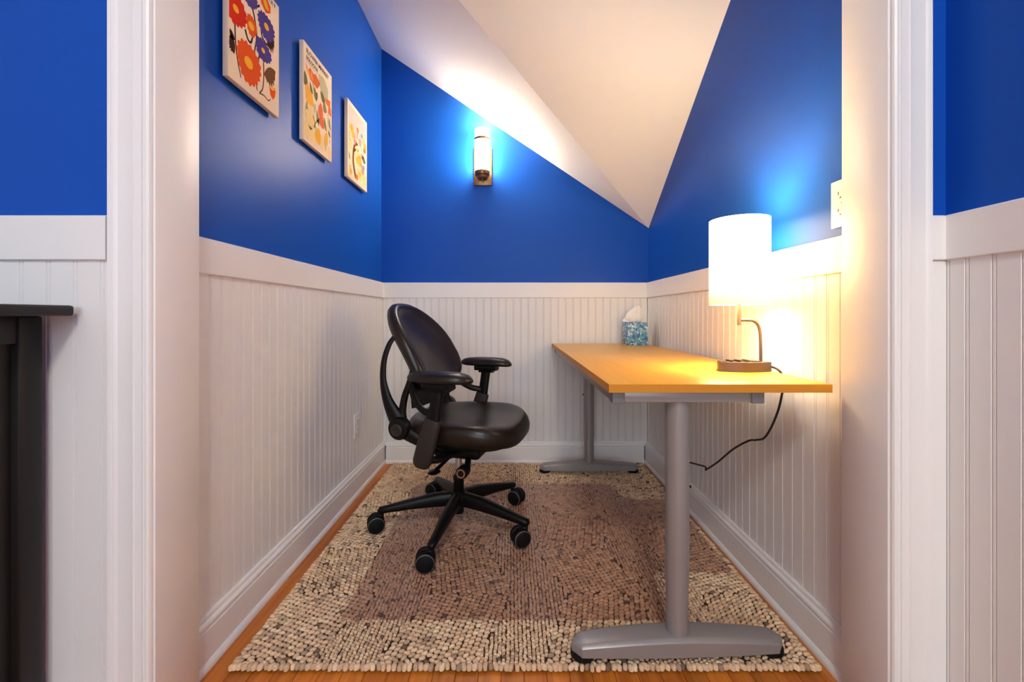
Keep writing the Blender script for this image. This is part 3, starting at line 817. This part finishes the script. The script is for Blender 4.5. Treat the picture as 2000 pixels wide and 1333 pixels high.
g = G(); g.tube(catmull([(0.0665, 0.0, 0.0285), (0.0660, 0, 0.075), (0.0640, 0, 0.118), (0.0565, 0, 0.142), (0.042, 0, 0.1535), (0.024, 0, 0.155), (0.004, 0, 0.155)], 6), 0.0048, 14)
g.build('arm', M['lampbody'], lamp, angle=60)
G().lathe([(0, 0.139), (0.0055, 0.139), (0.0058, 0.150), (0.0048, 0.178), (0.0046, 0.203), (0.013, 0.205), (0.022, 0.212), (0.022, 0.216), (0, 0.216)], (0, 0, 0), 22).build('stem', M['lampbody'], lamp)
SZ0, SZ1, SR = 0.2015, 0.462, 0.0845
sh = G().lathe([(SR, SZ0), (SR, SZ1), (SR - 0.0016, SZ1), (SR - 0.0016, SZ0)], (0, 0, 0), 64, closed=True).build('shade', M['shade'], lamp)
g = G()
for k in range(3):
    a = 2 * PI * k / 3 + 0.4
    g.tube([(0.006 * math.cos(a), 0.006 * math.sin(a), 0.435), ((SR - 0.002) * math.cos(a), (SR - 0.002) * math.sin(a), 0.447)], 0.0014, 6)
g.lathe([(0.008, 0.433), (0.014, 0.433), (0.014, 0.436), (0.008, 0.436)], (0, 0, 0), 16, closed=True)
g.build('shade_spider', M['lampbody'], sh)
G().lathe([(0, 0.216), (0.014, 0.216), (0.014, 0.255), (0, 0.255)], (0, 0, 0), 16).build('socket', M['lampdark'], lamp)
def point(name, loc, w, col, r, parent):
    l = bpy.data.lights.new(name, 'POINT'); l.energy = w; l.color = col; l.shadow_soft_size = r
    o_ = bpy.data.objects.new(name, l); COL.objects.link(o_); o_.location = loc; o_.parent = parent
    return o_
point('desk_lamp_bulb', (0, 0, 0.355), BULB_W, (1.0, 0.92, 0.78), 0.03, lamp)
g = G(); g.tube(catmull([(0.082, -0.004, 0.012), (0.088, -0.020, 0.013), (0.0915, -0.042, 0.009), (0.096, -0.054, -0.004), (0.103, -0.050, -0.035), (0.104, -0.045, -0.060), (0.102, -0.030, -0.114), (0.100, 0.002, -0.175),
                         (0.098, 0.036, -0.218), (0.095, 0.075, -0.236), (0.090, 0.112, -0.250), (0.075, 0.182, -0.300), (0.058, 0.254, -0.368), (0.046, 0.312, -0.415), (0.044, 0.326, -0.424), (0.046, 0.332, -0.415),
                         (0.040, 0.400, -0.428), (0.020, 0.490, -0.440), (0.010, 0.600, -0.420), (0.060, 0.74, -0.40), (0.118, 0.86, -0.40)], 6), 0.0034, 8)
g.build('power_cord', M['cord'], lamp, angle=60)
G().box(0.1095, 0.126, 0.845, 0.875, -0.415, -0.388, 0.004).build('plug', M['rubber'], lamp)

# ------------------------------------------------------------------ tissue box
tb = thing('tissue_box', 'blue mosaic-patterned tissue box at the far end of the desk', 'tissue box', (0.706, 2.462, DH))
hb = 0.0575
G().box(-hb, hb, -hb, hb, 0, 0.129, 0.0015).build('carton', M['mosaic'], tb)
G().lathe([(0, 0.1291), (0.034, 0.1291), (0.034, 0.1296), (0, 0.1296)], (0, 0, 0), 24).build('opening', M['slot'], tb)
g = G(); R = []
for k, (r, z_, ox) in enumerate(((0.024, 0.126, 0.0), (0.034, 0.138, 0.004), (0.037, 0.152, 0.004), (0.034, 0.172, 0.008), (0.029, 0.194, 0.013), (0.021, 0.212, 0.016), (0.010, 0.222, 0.018))):
    ring = []
    for q in range(36):
        a = 2 * PI * q / 36
        rr = r * (1 + 0.22 * math.sin(5 * a + k * 0.5) + 0.12 * math.sin(9 * a + k))
        fl_ = 0.030 * max(0, math.cos(a - PI)) ** 4 * (1 if k in (2, 3) else 0.45 if k in (1, 4) else 0)
        ring.append((ox + (rr + fl_) * math.cos(a), rr * 0.7 * math.sin(a), z_ + 0.006 * math.sin(3 * a + k)))
    R.append(ring)
g.rings(R); g.build('tissue', M['tissue'], tb, angle=50)
g = G(); g.faces([(-0.030, -0.012, 0.131), (-0.078, -0.026, 0.1345), (-0.070, -0.005, 0.146), (-0.030, 0.012, 0.142), (-0.030, -0.012, 0.1322), (-0.078, -0.026, 0.1355), (-0.070, -0.005, 0.147), (-0.030, 0.012, 0.143)],
                [(0, 1, 2, 3), (4, 7, 6, 5), (0, 4, 5, 1), (1, 5, 6, 2), (2, 6, 7, 3), (3, 7, 4, 0)])
g.build('tissue_corner', M['tissue'], tb)

# ------------------------------------------------------------------ wall sconce
sc_ = thing('wall_sconce', 'lit wall sconce with opal glass tube on a bronze plate', 'wall lamp', (-0.181, YB, 1.695))
G().box(-0.056, 0.056, -0.012, 0, 0.0, 0.232, 0.002).build('back_plate', M['bronze'], sc_)
TY = -0.060
G().lathe([(0.0435, 0.068), (0.0435, 0.316), (0.0410, 0.316), (0.0410, 0.068)], (0, TY, 0), 40, closed=True).build('glass_tube', M['glass'], sc_)
G().lathe([(0.0437, 0.250), (0.0480, 0.250), (0.0480, 0.264), (0.0437, 0.264)], (0, TY, 0), 40, closed=True).build('metal_ring', M['bronze'], sc_)
G().lathe([(0, 0.026), (0.030, 0.026), (0.033, 0.030), (0.033, 0.042), (0.044, 0.044), (0.0455, 0.048), (0.0455, 0.067), (0, 0.067)], (0, TY, 0), 36).build('cup', M['bronze'], sc_)
G().lathe([(0, 0.012), (0.006, 0.013), (0.006, 0.026), (0, 0.026)], (0, TY, 0), 14).build('finial', M['bronze'], sc_)
G().box(-0.012, 0.012, TY + 0.03, -0.011, 0.036, 0.060).build('bracket', M['bronze'], sc_)
point('sconce_bulb', (0, TY, 0.235), SCONCE_W, (1.0, 0.82, 0.57), 0.02, sc_)

# ------------------------------------------------------------------ outlets
def outlet(name, label, loc, rot, group=None):
    """front faces local -y"""
    t_ = thing(name, label, 'outlet', loc, rot)
    G().box(-0.036, 0.036, -0.006, 0, -0.060, 0.060, 0.002).build('cover_plate', M['plate'], t_)
    for s_ in (-1, 1):
        r_ = G().box(-0.017, 0.017, -0.0085, -0.005, s_ * 0.0215 - 0.015, s_ * 0.0215 + 0.015, 0.0015).build('receptacle', M['plate'], t_)
        for xx in (-0.0065, 0.0065): G().box(xx - 0.0013, xx + 0.0013, -0.0089, -0.0080, s_ * 0.0215 - 0.001, s_ * 0.0215 + 0.008).build('slot', M['slot'], r_)
        G().lathe([(0, -0.0089), (0.0025, -0.0089), (0.0025, -0.008), (0, -0.008)], (0, 0, s_ * 0.0215 - 0.008), 10, 'y').build('ground_hole', M['slot'], r_)
    G().lathe([(0, -0.0075), (0.0025, -0.007), (0.003, -0.0055), (0, -0.0055)], (0, 0, 0), 12, 'y').build('screw', M['chrome'], t_)
    return t_
outlet('wall_outlet', 'white outlet on the left wall panelling behind the chair', (XL + BT, 2.165, 0.341), PI / 2)
outlet('wall_outlet', 'white outlet on the blue right wall above the lamp-lit rail', (XR, 1.077, 1.184), -PI / 2)

# ------------------------------------------------------------------ canvases with printed flowers
PX = -0.780
def canvas(label, y0, w, z0=1.558, h=0.372):
    t_ = thing('canvas_print', label, 'canvas', (XL, y0, z0), 0, 'flower prints on the left wall')
    G().box(0.009, PX - XL, 0, w, 0, h, 0.0012).build('canvas', M['canvas'], t_)
    G().box(0.0, 0.0088, 0.02, w - 0.02, 0.02, h - 0.02).build('stretcher', M['cabinet'], t_)
    t_['_w'] = w; t_['_h'] = h; t_['_layer'] = 0
    return t_
def printed(t_, name, m, polys, lift):
    """flat printed shape: outlines in 0..1 canvas coordinates, laid on the face"""
    w, h = t_['_w'], t_['_h']; x_ = PX - XL + 0.0001 + lift * 0.00006
    for poly in polys:
        pts = [(min(max(a, 0.012), 0.988) * w, min(max(b, 0.008), 0.992) * h) for a, b in poly]
        vs2 = []
        for p_ in pts:
            if not vs2 or (abs(p_[0] - vs2[-1][0]) + abs(p_[1] - vs2[-1][1])) > 1e-5: vs2.append(p_)
        if len(vs2) < 3: continue
        g = G()
        f = g.bm.faces.new([g.bm.verts.new((x_, a, b)) for a, b in vs2])
        f.normal_update()
        if f.normal.x < 0: f.normal_flip()
        bmesh.ops.triangulate(g.bm, faces=g.bm.faces[:])
        me_ = bpy.data.meshes.new(name); g.bm.to_mesh(me_); g.bm.free(); me_.materials.append(m)
        link(name, me_, t_)
AR = 0.255 / 0.372
def bloom(cx, cy, rx, ry, lobes=13, amp=0.09, ph=0.0, n=None):
    n = n or lobes * 6
    out = []
    for k in range(n):
        a = 2 * PI * k / n
        r = 1 - amp + amp * abs(math.cos(lobes * a / 2 + ph)) * 1.6 + 0.05 * math.sin(3 * a + ph * 2)
        out.append((cx + rx * r * math.cos(a), cy + ry * r * math.sin(a)))
    return out
def oval(cx, cy, rx, ry, n=20): return [(cx + rx * math.cos(2 * PI * k / n), cy + ry * math.sin(2 * PI * k / n)) for k in range(n)]
def stroke(pts, w):
    P = [p.to_2d() for p in catmull([(a, b, 0) for a, b in pts], 6)]
    L, R = [], []
    for i, p in enumerate(P):
        t_ = (P[min(i + 1, len(P) - 1)] - P[max(i - 1, 0)]).normalized()
        nrm = Vector((-t_.y, t_.x)); ww_ = w * (1 - 0.35 * i / len(P))
        L.append((p.x + nrm.x * ww_, p.y + nrm.y * ww_ * AR)); R.append((p.x - nrm.x * ww_, p.y - nrm.y * ww_ * AR))
    return L + R[::-1]
def leafp(x0, y0, x1, y1, wd, jag=0):
    a = Vector((x0, y0)); b = Vector((x1, y1)); d = b - a; nrm = Vector((-d.y, d.x)).normalized()
    L, R = [], []
    for k in range(13):
        t = k / 12; q = a + d * t; s2 = math.sin(PI * t) ** 0.8 * wd
        j = 1 - jag * (k % 2)
        L.append(tuple(q + nrm * s2 * 0.35)); R.append(tuple(q - nrm * s2 * j))
    return L + R[::-1]
def lettering(t_, txt, s0, s1, zc, size, m, lift=8, bold=0.0):
    cu = bpy.data.curves.new('lettering', 'FONT'); cu.body = txt; cu.size = 1.0; cu.offset = bold; cu.resolution_u = 3
    tmp = bpy.data.objects.new('lettering_tmp', cu); COL.objects.link(tmp)
    bpy.context.view_layer.update()
    me_ = bpy.data.meshes.new_from_object(tmp.evaluated_get(bpy.context.evaluated_depsgraph_get()))
    bpy.data.objects.remove(tmp); bpy.data.curves.remove(cu)
    co = np.empty(len(me_.vertices) * 3, np.float32); me_.vertices.foreach_get('co', co); co = co.reshape(-1, 3)
    mn, mx = co.min(0), co.max(0)
    w, h = t_['_w'], t_['_h']
    ny = (s0 + (co[:, 0] - mn[0]) / (mx[0] - mn[0]) * (s1 - s0)) * w
    nz = (zc + ((co[:, 1] - mn[1]) / (mx[1] - mn[1]) - 0.5) * size) * h
    nco = np.stack([np.full_like(ny, PX - XL + 0.0001 + lift * 0.00006), ny, nz], 1)
    me_.vertices.foreach_set('co', nco.astype(np.float32).ravel()); me_.update()
    me_.materials.clear(); me_.materials.append(m); me_.name = 'lettering'
    return link('lettering', me_, t_)

c_red = ink('red', (0.62, 0.030, 0.012)); c_or = ink('orange', (0.74, 0.095, 0.015)); c_ye = ink('yellow', (0.86, 0.44, 0.03)); c_pu = ink('violet', (0.085, 0.055, 0.24))
c_br = ink('brown', (0.050, 0.016, 0.012)); c_lbr = ink('lightbrown', (0.17, 0.07, 0.025)); c_dk = ink('charcoal', (0.035, 0.03, 0.03))
# nearest canvas: red, orange and violet blooms
a1 = canvas('flower canvas nearest the opening, large red, orange and violet blooms', 1.1705, 0.255)
printed(a1, 'stem', c_br, [stroke([(0.11, 0.45), (0.12, 0.30), (0.16, 0.17), (0.215, 0.065)], 0.012), stroke([(0.418, 0.72), (0.47, 0.64), (0.51, 0.52), (0.47, 0.38)], 0.016), stroke([(0.57, 0.80), (0.50, 0.755), (0.42, 0.725)], 0.014),
                           stroke([(0.29, 0.475), (0.34, 0.42), (0.40, 0.42), (0.435, 0.49)], 0.018), stroke([(0.60, 0.62), (0.63, 0.56), (0.75, 0.545), (0.88, 0.63)], 0.016), stroke([(0.57, 0.40), (0.55, 0.34), (0.55, 0.25)], 0.013)], 1)
printed(a1, 'twig', c_lbr, [stroke([(0.649, 0.36), (0.655, 0.24), (0.63, 0.13), (0.563, 0.072)], 0.013), stroke([(0.563, 0.072), (0.66, 0.085), (0.75, 0.075), (0.80, 0.10)], 0.010), stroke([(0.50, 0.13), (0.52, 0.075)], 0.012)], 1)
printed(a1, 'leaf', c_br, [leafp(0.72, 0.555, 0.89, 0.64, 0.10, 0.5), leafp(0.05, 0.335, 0.10, 0.20, 0.10, 0.4), leafp(0.02, 0.36, 0.11, 0.31, 0.05, 0.3)], 2)
printed(a1, 'leaf', c_lbr, [leafp(0.66, 0.265, 0.915, 0.385, 0.13, 0.35)], 2)
for nm, mm, cx, cy, rx, ry, lo, ph in (('flower', c_or, 0.365, 0.235, 0.225, 0.160, 17, 0.2), ('flower', c_red, 0.125, 0.560, 0.185, 0.130, 15, 0.9), ('flower', c_or, 0.412, 0.556, 0.100, 0.083, 13, 0.4),
                                       ('flower', c_pu, 0.710, 0.685, 0.180, 0.106, 17, 0.1), ('flower', c_pu, 0.650, 0.457, 0.165, 0.088, 13, 0.7), ('flower', c_pu, 0.375, 0.775, 0.15, 0.080, 15, 0.3),
                                       ('flower', c_red, 0.16, 0.80, 0.13, 0.08, 13, 0.5)):
    printed(a1, nm, mm, [bloom(cx, cy, rx, ry, lo, 0.09, ph)], 3)
printed(a1, 'flower_centre', c_ye, [oval(0.355, 0.238, 0.080, 0.044), oval(0.126, 0.555, 0.052, 0.028), oval(0.405, 0.553, 0.056, 0.032), oval(0.714, 0.690, 0.052, 0.028), oval(0.643, 0.457, 0.038, 0.020)], 4)
printed(a1, 'tulip', c_or, [[(0.56, 0.93), (0.60, 0.84), (0.70, 0.80), (0.80, 0.845), (0.80, 0.90), (0.70, 0.95)], [(0.775, 0.205), (0.90, 0.235), (0.915, 0.20), (0.90, 0.155), (0.85, 0.115), (0.80, 0.14)]], 3)
printed(a1, 'tulip_mouth', c_ye, [leafp(0.63, 0.93, 0.77, 0.85, 0.05), leafp(0.785, 0.205, 0.905, 0.225, 0.02)], 4)
lettering(a1, 'FLOWER MARKET', 0.09, 0.925, 0.955, 0.034, c_dk, 6, 0.01)
# middle canvas: loose tulips in orange, yellow and sage, lettered heading
a2 = canvas('middle flower canvas lettered FLOWER MARKET BOLOGNA, orange and yellow tulips', 1.592, 0.249)
c_sg = ink('sage', (0.28, 0.25, 0.10)); c_dg = ink('olive', (0.16, 0.15, 0.045)); c_pk = ink('coral', (0.74, 0.16, 0.05)); c_pa = ink('palegold', (0.84, 0.60, 0.28)); c_gy = ink('gold', (0.84, 0.42, 0.045)); c_ps = ink('palesage', (0.55, 0.50, 0.30)); c_lt = ink('paleorange', (0.82, 0.40, 0.12))
lettering(a2, 'FLOWER MARKET', 0.09, 0.865, 0.932, 0.046, c_dk, 6, 0.012)
lettering(a2, 'BOLOGNA', 0.09, 0.475, 0.862, 0.042, c_dk, 6, 0.012)
printed(a2, 'rule', c_lbr, [[(0.09, 0.822), (0.50, 0.822), (0.50, 0.825), (0.09, 0.825)]], 5)
printed(a2, 'stem', c_sg, [stroke([(0.30, 0.68), (0.33, 0.60), (0.36, 0.55)], 0.016), stroke([(0.68, 0.78), (0.66, 0.70), (0.70, 0.64)], 0.012), stroke([(0.12, 0.44), (0.10, 0.34), (0.09, 0.22)], 0.012), stroke([(0.56, 0.40), (0.50, 0.34), (0.42, 0.30), (0.36, 0.24)], 0.016),
                           stroke([(0.60, 0.34), (0.52, 0.32), (0.44, 0.33)], 0.012), stroke([(0.86, 0.56), (0.84, 0.40), (0.87, 0.25)], 0.010), stroke([(0.92, 0.5), (0.93, 0.35), (0.91, 0.2)], 0.010)], 1)
printed(a2, 'leaf', c_dg, [leafp(0.02, 0.70, 0.13, 0.58, 0.10), leafp(0.20, 0.65, 0.30, 0.55, 0.05), leafp(0.56, 0.68, 0.74, 0.62, 0.07), leafp(0.46, 0.62, 0.42, 0.52, 0.06), leafp(0.86, 0.34, 0.95, 0.28, 0.03)], 2)
printed(a2, 'leaf', c_ps, [leafp(0.50, 0.84, 0.72, 0.76, 0.12), leafp(0.50, 0.52, 0.60, 0.38, 0.07), leafp(0.74, 0.80, 0.86, 0.76, 0.08), leafp(0.40, 0.48, 0.36, 0.36, 0.05)], 2)
printed(a2, 'tulip', c_pk, [[(0.05, 0.80), (0.14, 0.75), (0.22, 0.80), (0.31, 0.77), (0.40, 0.80), (0.56, 0.755), (0.50, 0.70), (0.38, 0.69), (0.28, 0.67), (0.20, 0.68), (0.12, 0.72)],
                            [(0.70, 0.70), (0.76, 0.66), (0.84, 0.68), (0.95, 0.69), (0.93, 0.63), (0.84, 0.60), (0.76, 0.61)], leafp(0.58, 0.56, 0.64, 0.36, 0.13)], 3)
printed(a2, 'tulip', c_gy, [[(0.05, 0.56), (0.12, 0.60), (0.19, 0.57), (0.27, 0.55), (0.31, 0.48), (0.37, 0.44), (0.28, 0.42), (0.16, 0.40), (0.07, 0.44)], leafp(0.50, 0.26, 0.54, 0.08, 0.15), leafp(0.80, 0.30, 0.82, 0.14, 0.10)], 3)
printed(a2, 'tulip', c_pa, [bloom(0.20, 0.26, 0.14, 0.09, 5, 0.15), bloom(0.24, 0.12, 0.10, 0.07, 5, 0.15, 0.5), leafp(0.66, 0.22, 0.68, 0.05, 0.08), bloom(0.90, 0.10, 0.06, 0.06, 5, 0.15)], 2)
printed(a2, 'petal', c_lt, [leafp(0.10, 0.78, 0.22, 0.69, 0.03), leafp(0.24, 0.78, 0.30, 0.69, 0.03), leafp(0.12, 0.56, 0.18, 0.44, 0.05)], 4)
printed(a2, 'tulip', c_pk, [[(0.30, 0.80), (0.36, 0.74), (0.44, 0.77), (0.52, 0.72), (0.45, 0.66), (0.33, 0.67)], leafp(0.90, 0.66, 0.97, 0.52, 0.09), leafp(0.55, 0.50, 0.70, 0.30, 0.12)], 2)
printed(a2, 'leaf', c_sg, [leafp(0.06, 0.62, 0.20, 0.52, 0.08), leafp(0.36, 0.66, 0.44, 0.52, 0.07), leafp(0.66, 0.62, 0.80, 0.52, 0.09), leafp(0.44, 0.44, 0.52, 0.28, 0.06), leafp(0.70, 0.44, 0.80, 0.30, 0.06), leafp(0.30, 0.34, 0.40, 0.22, 0.06), leafp(0.88, 0.48, 0.96, 0.36, 0.05)], 1)
printed(a2, 'leaf', c_ps, [leafp(0.60, 0.86, 0.86, 0.70, 0.18), leafp(0.08, 0.40, 0.18, 0.24, 0.10), leafp(0.40, 0.24, 0.46, 0.08, 0.07), leafp(0.74, 0.26, 0.78, 0.06, 0.06)], 1)
printed(a2, 'tulip', c_pa, [bloom(0.20, 0.30, 0.17, 0.11, 5, 0.15, 0.3), bloom(0.36, 0.14, 0.10, 0.09, 5, 0.15, 0.8), bloom(0.62, 0.14, 0.08, 0.08, 5, 0.15, 0.1), bloom(0.10, 0.12, 0.08, 0.08, 5, 0.15)], 0.5)
# far canvas: pale vase of flowers
a3 = canvas('smallest-looking flower canvas by the corner, pale bouquet with brown branch', 2.018, 0.268)
c_bg = ink('paleblush', (0.66, 0.52, 0.46)); c_tk = ink('umber', (0.20, 0.085, 0.025)); c_p2 = ink('rose', (0.62, 0.32, 0.28)); c_bl = ink('greyblue', (0.27, 0.26, 0.36)); c_ht = ink('palelettering', (0.70, 0.50, 0.30))
printed(a3, 'ground', c_bg, [[(0.05, 0.62), (0.95, 0.62), (0.95, 0.95), (0.05, 0.95)]], 0)
lettering(a3, 'FLOWER MARKET', 0.12, 0.88, 0.915, 0.034, c_ht, 6, 0.006)
printed(a3, 'branch', c_tk, [stroke([(0.40, 0.07), (0.33, 0.14), (0.265, 0.26), (0.28, 0.40), (0.34, 0.50)], 0.050), stroke([(0.34, 0.50), (0.42, 0.53), (0.50, 0.54)], 0.034), stroke([(0.28, 0.40), (0.40, 0.45), (0.53, 0.47)], 0.030)], 2)
printed(a3, 'flower', c_pa, [bloom(0.22, 0.63, 0.14, 0.085, 9, 0.12), bloom(0.13, 0.45, 0.10, 0.07, 9, 0.12, 0.4), bloom(0.49, 0.34, 0.17, 0.10, 11, 0.1), bloom(0.88, 0.64, 0.10, 0.08, 9, 0.12), bloom(0.60, 0.16, 0.15, 0.08, 11, 0.1), bloom(0.86, 0.15, 0.11, 0.09, 9, 0.12)], 1)
printed(a3, 'petal', c_gy, [bloom(0.22, 0.64, 0.07, 0.04, 7, 0.15), bloom(0.49, 0.33, 0.08, 0.045, 7, 0.15), bloom(0.60, 0.16, 0.06, 0.035, 7, 0.15), bloom(0.90, 0.62, 0.05, 0.05, 7, 0.15)], 3)
printed(a3, 'flower', c_pk, [bloom(0.86, 0.555, 0.07, 0.032, 7, 0.15), bloom(0.49, 0.735, 0.045, 0.04, 5, 0.1), bloom(0.45, 0.09, 0.06, 0.04, 7, 0.1)], 3)
printed(a3, 'flower', c_p2, [bloom(0.60, 0.60, 0.08, 0.05, 7, 0.15), bloom(0.72, 0.44, 0.07, 0.04, 7, 0.15), bloom(0.33, 0.60, 0.05, 0.03, 7, 0.1)], 2)
printed(a3, 'flower', c_bl, [bloom(0.80, 0.30, 0.06, 0.04, 7, 0.15), bloom(0.70, 0.72, 0.05, 0.03, 7, 0.15)], 3)
printed(a3, 'stem', c_lbr, [stroke([(0.49, 0.70), (0.46, 0.62), (0.42, 0.54)], 0.010), stroke([(0.70, 0.50), (0.66, 0.56), (0.62, 0.66)], 0.010), stroke([(0.80, 0.72), (0.82, 0.60), (0.78, 0.48)], 0.010), stroke([(0.06, 0.60), (0.10, 0.52), (0.16, 0.50)], 0.010)], 2)
printed(a3, 'leaf', c_dg, [leafp(0.72, 0.46, 0.92, 0.40, 0.06), leafp(0.06, 0.34, 0.12, 0.24, 0.03)], 2)
for i_ in range(16):
    fx, fy = 0.12 + 0.78 * ((i_ * 0.618) % 1.0), 0.10 + 0.58 * ((i_ * 0.377 + 0.1) % 1.0)
    printed(a3, 'flower', (c_pa, c_gy, c_lt, c_p2)[i_ % 4], [bloom(fx, fy, 0.055 + 0.03 * ((i_ * 7) % 3) / 2, 0.036 + 0.018 * ((i_ * 7) % 3) / 2, 8, 0.14, i_)], 1.2 + 0.1 * i_)
    printed(a3, 'flower_centre', (c_tk, c_bl, c_pk)[i_ % 3], [oval(fx, fy, 0.016, 0.010, 10)], 3.5)
for c_ in (a1, a2, a3):
    for k in ('_w', '_h', '_layer'): del c_[k]

# ------------------------------------------------------------------ black cabinet at the left
KX, KY = -0.955, 0.868                  # right side, back
cab = thing('cabinet', 'black-brown framed cabinet with overhanging top at the left edge', 'cabinet', (KX - 0.45, KY - 0.23, 0))
ksh = (-cab.location.x, -cab.location.y, 0)
def kbuild(g, name, m, parent=None, angle=30): return g.build(name, m, parent or cab, shift=ksh, angle=angle)
KD, KW, KH = 0.45, 0.90, 0.8985
kbuild(G().box(KX - KW - 0.06, KX + 0.062, KY - KD - 0.04, KY + 0.004, KH, KH + 0.0215, 0.006, 3), 'top_board', M['cabinet'])
kbuild(G().box(KX - KW + 0.004, KX - 0.022, KY - KD + 0.02, KY - 0.004, 0.08, KH - 0.001), 'carcass', M['cabinet'])
for ya, yb in ((KY - 0.042, KY), (KY - KD, KY - KD + 0.042)):
    for xa in (KX - 0.042, KX - KW):
        kbuild(G().box(xa, xa + 0.042, ya, yb, 0, KH - 0.0005, 0.004), 'post', M['cabinet'])
for za, zb in ((KH - 0.054, KH - 0.0005), (0.10, 0.16)):
    kbuild(G().box(KX - 0.022, KX - 0.004, KY - KD + 0.042, KY - 0.042, za, zb, 0.001), 'side_rail', M['cabinet'])
kbuild(G().box(KX - 0.022, KX - 0.016, KY - KD + 0.042, KY - 0.042, 0.16, KH - 0.054), 'side_panel', M['cabinet'])
for k in range(2):
    xa = KX - KW + 0.045 + k * 0.407
    d_ = kbuild(G().box(xa, xa + 0.403, KY - KD - 0.001, KY - KD + 0.019, 0.16, KH - 0.01, 0.002), 'door', M['cabinet'])
    kx = xa + (0.37 if k == 0 else 0.033)
    kbuild(G().lathe([(0, -0.026), (0.013, -0.024), (0.015, -0.018), (0.006, -0.008), (0.006, 0), (0, 0)], (kx, KY - KD - 0.001, 0.62), 16, 'y'), 'knob', M['chrome'], d_)

# ------------------------------------------------------------------ unseen ceiling lamp added to fill room and nook with light
cl = thing('fill_ceiling_lamp', 'round flush ceiling lamp added out of view as fill light', 'ceiling lamp', (0.10, -1.0, 2.6))
G().lathe([(0, 0), (0.21, 0), (0.21, -0.025), (0.19, -0.03), (0, -0.03)], (0, 0, 0), 40).build('canopy', M['white'], cl)
G().lathe([(0.19, -0.0302), (0.185, -0.055), (0.15, -0.085), (0.09, -0.102), (0, -0.108)], (0, 0, 0), 40).build('glass_dome', M['dome'], cl, angle=60)
